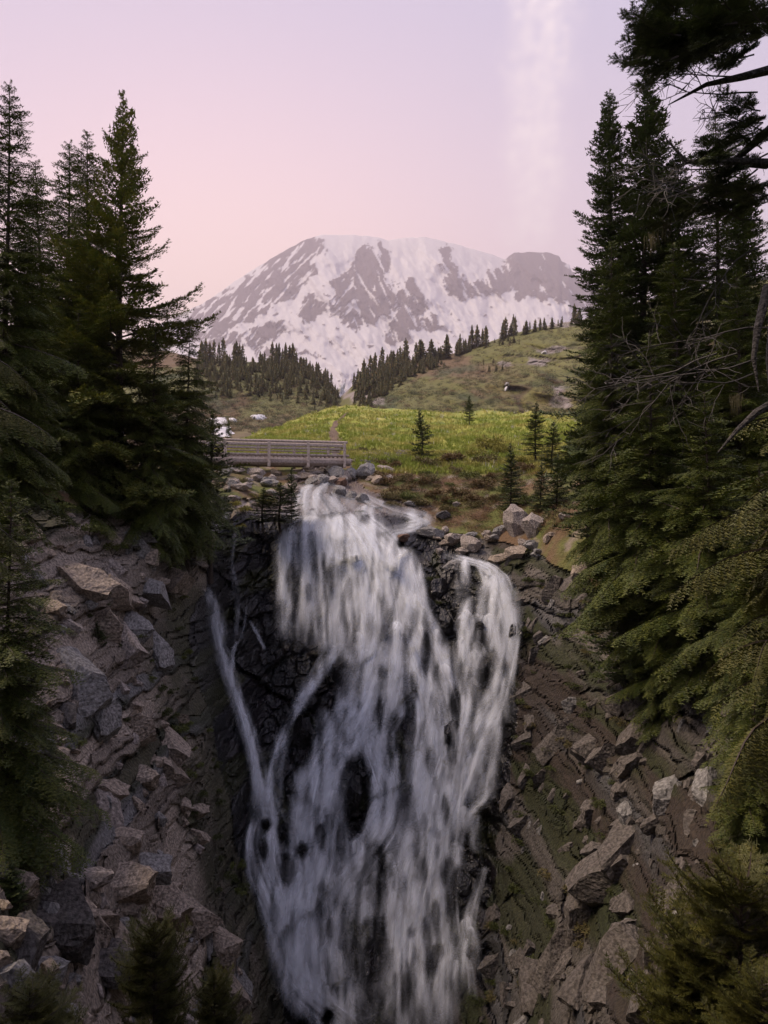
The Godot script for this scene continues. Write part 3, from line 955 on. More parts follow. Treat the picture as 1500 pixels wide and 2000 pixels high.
func ribbon(v: PackedVector3Array, n: PackedVector3Array, c: PackedColorArray, index: PackedInt32Array, pts: Array, t0: float, t1: float, mid: float, wide: float, length: float, cols: int, dense: float, lift: float, veil: bool) -> void:
	var rows := clampi(int((t1 - t0) * length / (5.0 if veil else 9.0)), 6, 220)
	var sd := rng.randf() * 900.0
	var first := v.size()
	var drift := rng.randf_range(-0.18, 0.18)
	for j in rows:
		var s := j / (rows - 1.0)
		var t := lerpf(t0, t1, s)
		var f := t * (pts.size() - 1)
		var i := mini(int(f), pts.size() - 2)
		var u := f - i
		var m0: Array = pts[maxi(i - 1, 0)]
		var m1: Array = pts[i]
		var m2: Array = pts[i + 1]
		var m3: Array = pts[mini(i + 2, pts.size() - 1)]
		var x := cubic_interpolate(m1[0], m2[0], m0[0], m3[0], u)
		var y := cubic_interpolate(m1[1], m2[1], m0[1], m3[1], u)
		var h := lerpf(m1[2], m2[2], u)
		var tx: float = m2[0] - m1[0]
		var ty: float = m2[1] - m1[1]
		var l := sqrt(tx * tx + ty * ty)
		var nx := ty / l
		var ny := -tx / l * 0.35
		var run := t * length / 100.0
		var ends := smoothstep(0.0, 0.10, t) * smoothstep(0.0, 0.12, 1.0 - t)
		if hood > 0.0: ends *= pow(1.0 - s, 0.9) * smoothstep(0.0, 0.2, s)
		if not veil: ends *= smoothstep(0.0, 0.28, s) * pow(1.0 - s, 0.7)
		for k in cols:
			var a := k / (cols - 1.0) * 2.0 - 1.0
			var across := (mid + drift * s * (0.0 if veil else 1.0) + a * wide) * h
			var px := x + nx * across
			var py := y + ny * across
			var body := pow(1.0 - a * a, 1.6)
			py += hood * a * a
			var al := dense * body * ends
			al *= 0.26 + 0.98 * smoothstep(-0.40, 0.25, rough_noise.get_noise_2d(px * 2.4, py * 0.5 + 77.0))
			al *= 0.92 + 0.6 * nz2.get_noise_2d(px * 3.4 + py * 0.3, py * 0.6)
			if veil:
				var s1 := nz.get_noise_2d(across * 2.0 + sd, run * 14.0 + sd)
				var s2 := nz2.get_noise_2d(across * 3.6 + sd, run * 7.0)
				al *= 1.0 + 0.8 * s1 + 0.7 * s2
			v.append(at(px, py, depth(px, py) - lift - 0.10 - wob_forward(px, py) - (0.0 if veil else 0.10 * sin(s * PI))))
			n.append(Vector3(a * 0.25, 0.75, 0.65).normalized())
			c.append(Color(0.88, 0.92, 0.97, clampf(al * open_at(px, py), 0.0, 0.97)))
			if j < rows - 1 and k < cols - 1:
				var q := first + j * cols + k
				index.append_array([q, q + 1, q + cols, q + 1, q + cols + 1, q + cols])

# how far the cracked rock stands out in front of the smooth face near this point
func wob_forward(px: float, py: float) -> float:
	var p := on_ravine(px, py)
	var q := on_ravine(px - 9.0, py + 7.0)
	var r := on_ravine(px + 9.0, py - 7.0)
	var d := depth(px, py)
	return lerpf((d + p.z + d + q.z + d + r.z) / 3.0, maxf(d + p.z, 0.0), 0.35)

func build_water() -> void:
	for g in [[664, 1304, 12, 22, 0.9], [590, 1432, 24, 44, 1.0], [612, 1372, 12, 20, 0.7], [890, 1372, 12, 36, 0.9], [880, 1440, 10, 38, 0.9], [690, 1530, 28, 62, 0.95], [742, 1360, 18, 36, 0.65], [730, 1690, 24, 60, 0.8], [728, 1850, 38, 75, 0.85], [670, 1700, 14, 60, 0.5], [900, 1720, 26, 34, 0.9], [590, 1656, 12, 14, 1.0], [520, 1606, 11, 12, 1.0], [553, 1616, 12, 18, 1.0], [515, 1652, 10, 16, 0.9], [562, 1692, 14, 26, 0.9], [640, 1982, 15, 15, 1.0], [935, 1230, 10, 26, 0.8], [945, 1305, 13, 28, 0.8], [850, 1150, 16, 30, 1.0], [760, 1480, 10, 22, 0.7], [800, 1560, 14, 30, 0.6], [830, 1430, 10, 26, 0.5], [610, 1060, 12, 30, 0.65], [640, 1130, 12, 30, 0.5], [580, 1140, 8, 26, 0.6], [745, 1110, 9, 22, 0.5], [770, 1130, 10, 28, 0.6], [715, 1010, 10, 8, 0.9], [785, 1058, 13, 9, 1.0], [890, 1110, 14, 14, 0.8], [655, 1565, 10, 20, 0.5], [905, 1640, 10, 30, 0.8], [925, 1690, 18, 30, 0.9], [960, 1440, 9, 26, 0.6], [925, 1440, 8, 20, 0.5]]: gaps.append(g)
	for k in 110:
		var py := rng.randf_range(1060.0, 1960.0)
		var px := rng.randf_range(wet_left(py) + 90.0, wet_right(py) - 20.0)
		gaps.append([px, py, rng.randf_range(4.0, 9.0), rng.randf_range(8.0, 22.0), rng.randf_range(0.35, 0.8)])
	for k in 34:
		var py := rng.randf_range(1100.0, 1930.0)
		var px := rng.randf_range(wet_left(py) + 110.0, wet_right(py) - 30.0)
		gaps.append([px, py, rng.randf_range(7.0, 14.0), rng.randf_range(14.0, 34.0), rng.randf_range(0.6, 0.95)])
	for g in gaps:
		for r in range(int((g[1] - 1.4 * g[3]) / 40.0), int((g[1] + 2.6 * g[3]) / 40.0) + 1):
			if not rows_of.has(r): rows_of[r] = []
			rows_of[r].append(g)
	var main := thing("waterfall", "main waterfall fanning in white veils over black rock", "waterfall", Vector3.ZERO)
	main.set_meta("kind", "structure")
	var main_strands := [
		# under the bridge and over the lip
		[[[655, 922, 14], [630, 948, 30], [618, 966, 52], [632, 988, 80], [648, 1010, 90]], 0.55, 0.05],
		[[[700, 962, 8], [735, 982, 18], [775, 997, 26], [812, 1008, 28], [842, 1028, 20]], 0.7, 0.05],
		[[[835, 1012, 10], [800, 1030, 30], [765, 1040, 32], [742, 1056, 26]], 0.6, 0.06],
		[[[720, 985, 16], [716, 1005, 24], [735, 1030, 26], [762, 1062, 24]], 0.75, 0.07],
		# the curtain
		[[[592, 1006, 16], [563, 1026, 17], [557, 1080, 20], [560, 1160, 22], [564, 1262, 24]], 0.62, 0.22],
		[[[612, 1004, 18], [592, 1030, 22], [596, 1100, 26], [602, 1180, 28], [606, 1270, 30]], 0.50, 0.26],
		[[[632, 1004, 18], [632, 1040, 26], [642, 1110, 28], [648, 1190, 28], [652, 1280, 30]], 0.66, 0.30],
		[[[650, 1000, 22], [672, 1040, 30], [692, 1100, 34], [706, 1170, 34], [712, 1250, 36], [700, 1310, 40]], 1.0, 0.30],
		[[[668, 1000, 22], [705, 1040, 30], [736, 1100, 32], [752, 1170, 34], [752, 1240, 40], [745, 1300, 44]], 1.05, 0.36],
		[[[690, 1000, 20], [735, 1036, 26], [775, 1085, 26], [796, 1150, 26], [815, 1210, 28], [838, 1270, 30], [852, 1330, 26]], 0.92, 0.33],
		[[[745, 1040, 14], [790, 1075, 18], [808, 1120, 18], [828, 1190, 18], [858, 1260, 16], [878, 1330, 12], [882, 1400, 10]], 0.8, 0.28],
		# the fan below it
		[[[745, 1215, 36], [722, 1290, 44], [704, 1370, 46], [668, 1440, 46], [640, 1510, 46], [622, 1590, 48], [612, 1670, 46], [596, 1760, 48], [590, 1850, 50], [604, 1930, 48], [640, 1990, 46]], 1.05, 0.34],
		[[[765, 1220, 40], [762, 1300, 40], [752, 1380, 40], [738, 1440, 34], [750, 1500, 26], [765, 1560, 26], [742, 1630, 34], [700, 1690, 36], [655, 1760, 34], [632, 1850, 36], [640, 1940, 40]], 0.95, 0.40],
		[[[795, 1225, 38], [822, 1300, 40], [846, 1380, 36], [846, 1460, 42], [838, 1550, 48], [822, 1640, 50], [802, 1720, 48], [790, 1810, 44], [788, 1900, 42], [790, 2030, 44]], 1.0, 0.34],
		[[[845, 1300, 22], [872, 1370, 20], [884, 1450, 22], [872, 1520, 32], [858, 1600, 40], [850, 1690, 40], [848, 1780, 42], [852, 1870, 44], [846, 2030, 52]], 0.92, 0.30],
		[[[705, 1440, 20], [662, 1500, 20], [655, 1580, 24], [668, 1660, 24], [690, 1700, 16]], 0.7, 0.38],
		[[[720, 1440, 16], [745, 1490, 14], [740, 1560, 14], [715, 1625, 16], [660, 1660, 18]], 0.7, 0.40],
		[[[735, 1665, 14], [712, 1740, 18], [700, 1830, 24], [692, 1930, 26], [700, 2020, 26]], 0.42, 0.46],
		[[[765, 1660, 14], [778, 1720, 18], [765, 1800, 22], [752, 1900, 22], [752, 2020, 24]], 0.42, 0.46],
		[[[668, 1240, 18], [634, 1300, 18], [600, 1352, 16], [572, 1405, 15], [548, 1465, 14], [530, 1535, 14], [522, 1592, 22]], 0.6, 0.25],
		[[[640, 1380, 12], [612, 1430, 12], [602, 1500, 18], [598, 1580, 24], [590, 1650, 26]], 0.6, 0.2],
		[[[540, 1430, 6], [546, 1500, 7], [548, 1580, 8]], 0.4, 0.15], [[[572, 1490, 6], [580, 1540, 8], [582, 1590, 10]], 0.4, 0.15],
		# foam round the rocks where the side streams meet
		[[[512, 1550, 20], [520, 1590, 30], [528, 1630, 34], [540, 1670, 36]], 0.55, 0.22],
		[[[500, 1600, 12], [492, 1650, 12], [505, 1710, 20], [535, 1780, 26], [562, 1850, 28], [590, 1920, 32], [620, 1990, 40]], 0.8, 0.24],
		[[[535, 1610, 12], [530, 1660, 16], [540, 1720, 22], [560, 1790, 26], [580, 1860, 28]], 0.62, 0.26],
		[[[575, 1620, 10], [586, 1690, 12], [578, 1750, 22], [578, 1830, 30]], 0.8, 0.28],
		[[[560, 1900, 30], [600, 1945, 44], [650, 1985, 56], [700, 2040, 60]], 0.5, 0.4],
		[[[800, 1900, 40], [805, 1960, 50], [810, 2040, 60]], 0.35, 0.42]]
	for s in main_strands:
		strand(main, "water_strand", s[0], s[1], s[2])
	var second := thing("waterfall", "second narrower cascade stepping down beside the mossy rocks", "waterfall", Vector3.ZERO)
	second.set_meta("kind", "structure")
	spills(main, main_strands.slice(7, 18), 95)
	var second_strands := [
		[[[862, 1080, 14], [900, 1092, 18], [940, 1102, 16], [966, 1122, 20], [972, 1160, 32], [980, 1210, 32], [984, 1270, 24], [972, 1340, 24], [950, 1400, 30], [925, 1460, 32], [902, 1530, 32], [880, 1590, 30], [866, 1640, 26]], 1.0, 0.22],
				[[[905, 1092, 12], [905, 1115, 12], [910, 1140, 10]], 0.35, 0.15], [[[932, 1098, 7], [942, 1120, 7], [950, 1140, 7]], 0.6, 0.16],
		[[[922, 1158, 10], [908, 1200, 13], [904, 1260, 15], [908, 1320, 20], [912, 1380, 22], [900, 1440, 20], [890, 1500, 18]], 0.9, 0.2],
		[[[950, 1160, 14], [938, 1200, 14], [928, 1250, 14], [925, 1300, 16]], 0.7, 0.24],
		[[[996, 1180, 8], [1004, 1230, 9], [992, 1300, 12], [990, 1370, 10], [994, 1420, 8]], 0.6, 0.2],
		[[[968, 1380, 16], [964, 1440, 18], [958, 1510, 16], [948, 1560, 16], [920, 1590, 14], [900, 1640, 12], [888, 1700, 10]], 0.75, 0.2],
		[[[946, 1690, 8], [936, 1716, 9], [916, 1785, 13], [905, 1845, 13], [884, 1880, 24], [862, 1930, 30]], 0.42, 0.2],
		[[[930, 1590, 10], [925, 1640, 10], [930, 1670, 8]], 0.6, 0.25], [[[905, 1560, 14], [896, 1620, 14], [886, 1690, 10]], 0.5, 0.2]]
	for s in second_strands:
		strand(second, "water_strand", s[0], s[1], s[2])
	spills(second, second_strands, 45)
	var thin := thing("waterfall", "thin side fall running down the dark mossy wall", "waterfall", Vector3.ZERO)
	thin.set_meta("kind", "structure")
	for s in [
		[[[446, 1000, 6], [430, 1020, 6], [408, 1045, 8], [392, 1078, 11], [380, 1105, 9]], 0.6, 0.15],
		[[[400, 1142, 8], [414, 1180, 13], [424, 1230, 14], [432, 1266, 12], [442, 1290, 15], [456, 1340, 12], [476, 1400, 13], [496, 1470, 15], [510, 1540, 16], [524, 1600, 28]], 0.7, 0.15],
		[[[462, 1030, 4], [452, 1095, 4], [460, 1140, 6], [464, 1200, 4], [454, 1290, 4]], 0.3, 0.12],
		[[[484, 1180, 3], [474, 1235, 4], [455, 1270, 4], [450, 1330, 4]], 0.4, 0.12], [[[488, 1210, 3], [502, 1235, 4], [518, 1270, 3]], 0.35, 0.12]]:
		strand(thin, "water_strand", s[0], s[1], s[2])

# ---------------------------------------------------------------- footbridge and abutment
func log_mesh(a: Vector3, b: Vector3, r: float, col: Color, square := false) -> ArrayMesh:
	var v := PackedVector3Array()
	var c := PackedColorArray()
	var n := 4 if square else 8
	var dir := (b - a).normalized()
	var s := dir.cross(Vector3.UP if absf(dir.y) < 0.8 else Vector3(0, 0, 1)).normalized()
	var u := s.cross(dir)
	var rings := []
	var at_t := [0.0, 0.0, 0.33, 0.66, 1.0, 1.0]
	for k in 6:
		var ring := []
		var rr: float = r * (0.86 if k == 0 or k == 5 else 1.0 + (0.04 * sin(k * 2.6) if not square else 0.0))
		var along: float = at_t[k] * (b - a).length() + (r * 0.12 if k == 1 else 0.0) - (r * 0.12 if k == 4 else 0.0)
		for q in n:
			var an := TAU * (q + 0.5) / n
			ring.append(a + dir * along + (s * cos(an) + u * sin(an)) * rr * (1.414 if square else 1.0))
		rings.append(ring)
	for k in 5:
		for q in n:
			var q2 := (q + 1) % n
			tri(v, c, rings[k][q], rings[k][q2], rings[k + 1][q], col)
			tri(v, c, rings[k][q2], rings[k + 1][q2], rings[k + 1][q], col)
	for e in [0, 5]:
		for q in range(1, n - 1): tri(v, c, rings[e][0], rings[e][q], rings[e][q + 1], col * 0.8)
	return soup(v, c)

func build_bridge() -> void:
	var A := at(372.0, 911.0, 40.6)
	var B := at(680.0, 911.5, 42.6)
	A.y = B.y + 0.02
	var t := thing("footbridge", "weathered grey log footbridge with rails crossing above the waterfall", "bridge", A)
	var along := B - A
	var len := along.length()
	var ux := along / len
	var away := Vector3(ux.z, 0, -ux.x).normalized()
	if away.z > 0: away = -away
	var wood := Color(0.50, 0.42, 0.37)
	var m: Material = mats.weathered_log
	for s in 2:
		var o := away * (0.0 if s == 0 else 1.75)
		var e: float = 1.0 if s == 0 else 0.92
		part("beam", log_mesh(o + Vector3(0, 0.26, 0) - ux * 0.3, o + Vector3(0, 0.26, 0) + along + ux * 0.15, 0.25, wood * 0.82 * e), m, t)
		part("kerb_log", log_mesh(o + Vector3(0, 0.63, 0) - ux * 0.1, o + Vector3(0, 0.63, 0) + along + ux * 0.05, 0.085, wood * 0.8 * e), m, t)
		part("top_rail", log_mesh(o + Vector3(0, 1.43, 0) - ux * 0.2, o + Vector3(0, 1.43, 0) + along - ux * 0.05, 0.085, wood * 1.05 * e), m, t)
		part("middle_rail", log_mesh(o + Vector3(0, 1.20, 0), o + Vector3(0, 1.20, 0) + along - ux * 0.2, 0.065, wood * e), m, t)
		part("lower_rail", log_mesh(o + Vector3(0, 1.0, 0), o + Vector3(0, 1.0, 0) + along - ux * 0.2, 0.045, wood * 0.9 * e), m, t)
		for px in ([437.0, 521.0, 598.0, 671.0] if s == 0 else [405.0, 503.0, 577.0, 648.0]):
			var f: float = (px - 372.0) / 308.0 * len
			var q := o + ux * f + (away * -0.33 if s == 0 else Vector3.ZERO)
			part("post", log_mesh(q + Vector3(0, -0.08, 0), q + Vector3(0, 1.36, 0), 0.075, wood * 1.08 * e, true), m, t)
	var n := int(len / 0.25)
	for k in n:
		var q := ux * (k + 0.5) * len / n + Vector3(0, 0.54, 0)
		part("deck_board", log_mesh(q + away * 0.12, q + away * 1.65, 0.05, wood * rng.randf_range(0.7, 0.95), true), m, t)
	# dry stone abutment and the row of flat stones that edges the path
	var w := thing("stone_abutment", "dry stacked grey stones carrying the bridge end and edging the path", "wall", on_ravine(735.0, 900.0))
	for k in 64:
		var px := rng.randf_range(682.0, 805.0)
		var low := lerpf(913.0, 889.0, clampf((px - 690.0) / 110.0, 0.0, 1.0))
		var py := rng.randf_range(881.0, low)
		var p := on_ravine(px, py) + Vector3(0, 0.02, 0.12)
		var o := part("stone", rock_kit[["pale", "grey", "pale"][k % 3]][k % 6], mats.boulder_rock, w)
		o.position = p - w.position
		var s := rng.randf_range(0.12, 0.24)
		o.basis = Basis(Vector3.UP, rng.randf() * 3.0) * Basis.from_scale(Vector3(s * 1.5, s * 0.7, s))

# ---------------------------------------------------------------- shrubs
func shrub_mesh(col: Color, col2: Color, leaves: int, tall: float) -> ArrayMesh:
	var v := PackedVector3Array()
	var c := PackedColorArray()
	var lumps := []
	for k in 7:
		var a := rng.randf() * TAU
		lumps.append(Vector3(cos(a) * 0.55, rng.randf_range(0.15, 0.6) * tall, sin(a) * 0.55))
	for k in leaves:
		var l: Vector3 = lumps[rng.randi() % 7]
		var dir := Vector3(rng.randfn(), absf(rng.randfn()) * 0.9, rng.randfn()).normalized()
		var p := l + dir * rng.randf_range(0.2, 0.48)
		p.y = maxf(p.y, 0.0)
		var a := Vector3(rng.randfn(), rng.randfn(), rng.randfn()).normalized() * 0.05
		tri(v, c, p - a, p + a, p + dir * 0.13 + a.cross(dir), col.lerp(col2, rng.randf()) * rng.randf_range(0.7, 1.2))
	for l in lumps: tube(v, c, [Vector3(0, -0.2, 0), l * 0.6, l * 1.3], [0.03, 0.02, 0.006], 3, Color(0.06, 0.045, 0.035))
	return soup(v, c)

func build_shrubs() -> void:
	var kinds := {
		"green": ["low green shrub with small leaves", Color(0.085, 0.11, 0.020), Color(0.15, 0.165, 0.030)],
		"yellow": ["yellow green willow shrub", Color(0.19, 0.19, 0.028), Color(0.28, 0.25, 0.045)],
		"heather": ["brown and rusty heather bush", Color(0.17, 0.09, 0.042), Color(0.13, 0.115, 0.036)],
		"olive": ["dull olive heath bush", Color(0.11, 0.105, 0.032), Color(0.17, 0.13, 0.05)],
		"moss": ["dark mossy cushion of leaves", Color(0.04, 0.055, 0.010), Color(0.080, 0.092, 0.016)]}
	var meshes := {}
	for k in kinds:
		meshes[k] = []
		for q in 3: meshes[k].append(shrub_mesh(kinds[k][1], kinds[k][2], 900, 1.0 if k != "moss" else 0.7))
	var put := func(kind: String, px: float, py: float, half: float, tall: float, where: String) -> void:
		var p := on_ravine(px, py)
		var o := part("shrub", meshes[kind][rng.randi() % 3], mats.leaf, self)
		o.position = p + Vector3(0, -0.1, -0.1)
		var s := half / FOC * -p.z
		o.scale = Vector3(s, s * tall, s)
		o.rotation.y = rng.randf() * TAU
		meta(o, kinds[kind][0] + " " + where, "shrub", kinds[kind][0] + " plants " + where)
	for b in [[955, 868, 30], [985, 880, 26], [930, 885, 22], [1010, 900, 24], [975, 850, 18]]: put.call("yellow", b[0], b[1] + 8.0, b[2], 1.0, "on the slope by the small firs")
	for k in 64: put.call(["heather", "olive", "heather", "olive", "green"][k % 5], rng.randf_range(735.0, 1060.0), rng.randf_range(900.0, 1000.0), rng.randf_range(10.0, 27.0), 0.8, "on the bank above the second cascade")
	for b in [[755, 945, 24], [775, 960, 22], [850, 972, 26], [895, 968, 24], [940, 955, 26], [740, 930, 16], [1000, 950, 24]]: put.call("heather", b[0], b[1], b[2], 0.9, "beside the upper stream")
	for b in [[655, 873, 16], [680, 876, 14], [705, 874, 15], [735, 876, 14], [900, 880, 16], [790, 882, 12]]: put.call("olive", b[0], b[1] + 6.0, b[2], 0.7, "along the path behind the bridge")
	for b in [[455, 985, 16], [475, 1000, 18], [468, 1030, 14], [500, 975, 20], [520, 985, 22]]: put.call("yellow", b[0], b[1], b[2], 0.9, "on the rim of the dark wall")
	for b in [[450, 945, 16], [545, 955, 14], [590, 945, 10], [470, 940, 14]]: put.call("olive", b[0], b[1], b[2], 0.8, "under the footbridge")
	for k in 46:
		var py := rng.randf_range(1010.0, 1750.0)
		put.call("moss" if k % 3 else "green", wet_left(py) - rng.randf_range(5.0, 95.0), py, rng.randf_range(8.0, 19.0), 0.8, "clinging to the mossy edge of the pinkish wall")
	for b in [[170, 1045, 38], [215, 1075, 30], [245, 1015, 26], [300, 1085, 20], [335, 1065, 24], [70, 960, 40], [120, 1000, 30], [345, 1430, 22], [360, 1520, 24]]: put.call("green", b[0], b[1], b[2], 0.8, "at the top of the pinkish wall below the spruce")
	for k in 30: put.call("moss" if k % 2 else "green", rng.randf_range(60.0, 360.0), rng.randf_range(990.0, 1500.0), rng.randf_range(7.0, 17.0), 0.8, "in cracks of the pinkish rock wall")
	for k in 95:
		var py := rng.randf_range(1120.0, 1980.0)
		put.call("moss" if k % 4 else "olive", wet_right(py) + rng.randf_range(10.0, 230.0), py, rng.randf_range(10.0, 27.0), 0.6, "on the dark wall below the firs")
	for b in [[840, 1130, 20], [855, 1175, 16], [975, 1120, 18], [990, 1130, 16], [702, 1000, 14], [720, 992, 10], [1040, 1010, 12]]: put.call("moss", b[0], b[1], b[2], 0.6, "on rocks beside the second cascade")

# ---------------------------------------------------------------- all trees
func dead_branch(start: Vector3, dir: Vector3, len: float, r: float, forks: int) -> ArrayMesh:
	var v := PackedVector3Array()
	var c := PackedColorArray()
	dead_limb(v, c, start, dir, len, r, forks)
	return soup(v, c)

func dead_limb(v: PackedVector3Array, c: PackedColorArray, p: Vector3, dir: Vector3, len: float, r: float, forks: int) -> void:
	var pts := [p]
	var radii := [r]
	var d := dir.normalized()
	var n := 6
	for k in n:
		d = (d + Vector3(rng.randfn(), rng.randfn() - 0.15, rng.randfn()) * 0.16).normalized()
		p += d * len / n
		pts.append(p)
		radii.append(r * (1.0 - 0.85 * (k + 1.0) / n) + 0.0015)
		if forks > 0 and k > 0:
			for q in (2 if forks > 1 else 1):
				var e := (d + Vector3(rng.randfn() * 0.8, rng.randfn() * 0.55, rng.randfn() * 0.8)).normalized()
				dead_limb(v, c, p, e, len * rng.randf_range(0.25, 0.5), r * 0.5, forks - 1)
	tube(v, c, pts, radii, 4 if r > 0.008 else 3, Color.WHITE)

func build_trees() -> void:
	var spruce := {"rise": 0.12, "droop": 0.34, "tip": 0.34, "gap": 0.085, "bare": 0.10, "twig": 0.36, "angle": 0.85, "hang": 0.08, "needle": 0.10, "width": 0.030, "step": 0.075, "sag": 0.12, "a": Color(0.076, 0.106, 0.018), "b": Color(0.180, 0.175, 0.026)}
	var hemlock := spruce.merged({"rise": 0.05, "droop": 0.45, "tip": 0.16, "hang": 0.22, "sag": 0.25, "twig": 0.40, "needle": 0.078, "width": 0.019, "step": 0.056, "a": Color(0.046, 0.074, 0.010), "b": Color(0.112, 0.126, 0.014)}, true)
	var fir := spruce.merged({"rise": 0.02, "droop": 0.16, "tip": 0.28, "hang": 0.0, "sag": 0.02, "twig": 0.36, "angle": 0.95, "a": Color(0.042, 0.066, 0.020), "b": Color(0.085, 0.104, 0.026)}, true)
	var k_spruce := bough_kit(spruce, [0.45, 1.1, 2.2, 3.0], 5)
	var k_hem := bough_kit(hemlock, [0.4, 1.0, 2.0, 2.8], 5)
	var k_fir := bough_kit(fir, [0.4, 0.9, 1.7], 5)
	var big := tree_proto(k_spruce, shape(14.0, 4.2, {"power": 1.0, "wild": 0.42, "gaps": 0.26, "pitch_low": -16.0, "pitch_high": 52.0, "space": 0.33, "low": 0.2}))
	var hem1 := tree_proto(k_hem, shape(13.0, 3.0, {"power": 0.75, "wild": 0.16, "space": 0.27, "pitch_high": 38.0, "nod": 0.6, "bend": 0.25, "low": 0.1}))
	var hem2 := tree_proto(k_hem, shape(9.0, 2.9, {"power": 0.75, "space": 0.24, "pitch_low": -20.0, "pitch_high": 30.0, "nod": 0.5, "low": 0.1}))
	var fir1 := tree_proto(k_fir, shape(14.0, 2.3, {"power": 0.7, "space": 0.22, "gaps": 0.03, "wild": 0.08, "pitch_low": -22.0, "pitch_high": 22.0, "low": 0.2}))
	var fir2 := tree_proto(k_fir, shape(5.0, 1.1, {"power": 0.85, "space": 0.20, "wild": 0.1, "pitch_low": -12.0, "pitch_high": 30.0, "low": 0.15}))
	var fir3 := tree_proto(k_fir, shape(3.0, 0.85, {"power": 0.9, "space": 0.17, "wild": 0.1, "pitch_low": -8.0, "pitch_high": 34.0, "low": 0.1}))
	print("near crowns ", Time.get_ticks_msec(), [big, hem1, hem2, fir1, fir2, fir3].map(func(p): return p.crown.surface_get_array_len(0) / 3))
	# px of the stem, py of the top, distance, py of the foot, tree, width factor, name, label
	for e in [
		[235, 186, 26.5, 985, big, 1.0, "spruce_tree", "tallest broad spruce with upswept branches above the pinkish rock wall"],
		[178, 258, 27.2, 985, hem1, 0.75, "hemlock_tree", "slim conifer stem rising just behind the tallest spruce"],
		[126, 268, 28.5, 985, hem1, 0.95, "hemlock_tree", "dark hemlock with nodding top two stems from the tallest spruce"],
		[86, 312, 29.5, 985, hem1, 0.9, "hemlock_tree", "dark hemlock at the outer side of the nodding one"],
		[60, 560, 24.0, 990, hem2, 1.1, "hemlock_tree", "bushy dark hemlock filling the gap below the nodding hemlocks"],
		[150, 600, 24.5, 1010, hem2, 1.0, "hemlock_tree", "bushy dark hemlock in front of the tallest spruce"],
		[365, 618, 28.0, 1060, hem2, 0.72, "hemlock_tree", "narrow dark hemlock at the bridge side of the tallest spruce"],
		[300, 640, 26.0, 1060, hem2, 0.85, "hemlock_tree", "leafy low hemlock hanging over the cliff edge below the spruce"],
		[410, 805, 30.0, 1075, fir2, 1.25, "fir_tree", "short dark fir touching the end of the footbridge"],
		[8, 150, 17.5, 1010, hem1, 0.8, "hemlock_tree", "tall drooping hemlock standing apart at the outer end of the wall"],
		[12, 930, 13.2, 1660, hem2, 0.8, "hemlock_tree", "dark hemlock growing from the ledges of the pinkish wall"],
		[1198, 178, 25.5, 1050, fir1, 0.92, "fir_tree", "slender spire fir standing outermost over the meadow side"],
		[1256, 158, 25.0, 1060, fir1, 1.12, "fir_tree", "taller spire fir next to the outermost one"],
		[1396, 205, 25.5, 1060, hem1, 0.85, "hemlock_tree", "thin topped hemlock behind the dead twigs"],
		[1322, 290, 24.5, 1100, fir1, 1.05, "fir_tree", "dense spire fir between the thin topped hemlock and the taller spire"],
		[1462, 340, 22.5, 1120, fir1, 1.15, "fir_tree", "dense fir behind the dark overhanging boughs"],
		[1330, 470, 22.0, 1150, hem1, 1.0, "hemlock_tree", "dense green hemlock below the spire firs"],
		[1200, 470, 23.5, 1150, hem1, 0.8, "hemlock_tree", "yellowish hemlock in front of the outermost spire fir"],
		[1440, 520, 20.0, 1200, hem1, 1.0, "hemlock_tree", "dense hemlock behind the old lichen trunk"],
		[1275, 650, 20.0, 1250, hem2, 1.0, "hemlock_tree", "middle sized hemlock over the dark wall"],
		[1385, 760, 17.5, 1330, hem2, 1.0, "hemlock_tree", "drooping hemlock over the darkest part of the wall"],
		[1222, 985, 21.5, 1330, fir2, 1.35, "fir_tree", "young fir with layered fans growing on the soil slope"],
		[1300, 1040, 19.0, 1420, hem2, 0.9, "hemlock_tree", "shaded hemlock next to the young layered fir"],
		[1480, 900, 13.0, 1500, hem2, 0.8, "hemlock_tree", "shaded hemlock under the yellow green hanging boughs"],
		[1470, 1330, 11.5, 1800, hem2, 0.85, "hemlock_tree", "dark conifer low on the shaded wall"],
		[1150, 760, 27.0, 1050, fir2, 1.1, "fir_tree", "bushy fir at the foot of the outermost spire fir"]]:
		var base := at(e[0], e[3], e[2])
		plant(e[4], e[6], e[7], base, at(0, e[1], e[2]).y - base.y, rng.randf() * TAU, "", e[5])
	for q in [[-4.5, 3.5, 15.0], [-8.0, 1.0, 16.0], [-11.0, 5.0, 18.0], [-2.0, 7.0, 16.0], [-6.5, 9.0, 18.0], [2.0, 10.0, 17.0], [-12.0, -3.0, 14.0], [-10.5, -7.5, 13.0], [8.5, -8.5, 13.0], [7.0, -4.0, 13.0], [10.5, -12.5, 15.0], [6.0, 3.0, 15.0]]:  # unseen trees added around the viewpoint to cut sky light in the ravine
		plant(hem1, "hemlock_tree", "tall hemlock out of view, added behind and beside the viewpoint to shade the ravine", Vector3(q[0], -1.6 + maxf(q[1], 0.0) * 0.1, q[1]), q[2], rng.randf() * TAU, "unseen trees added for shade", 1.25)
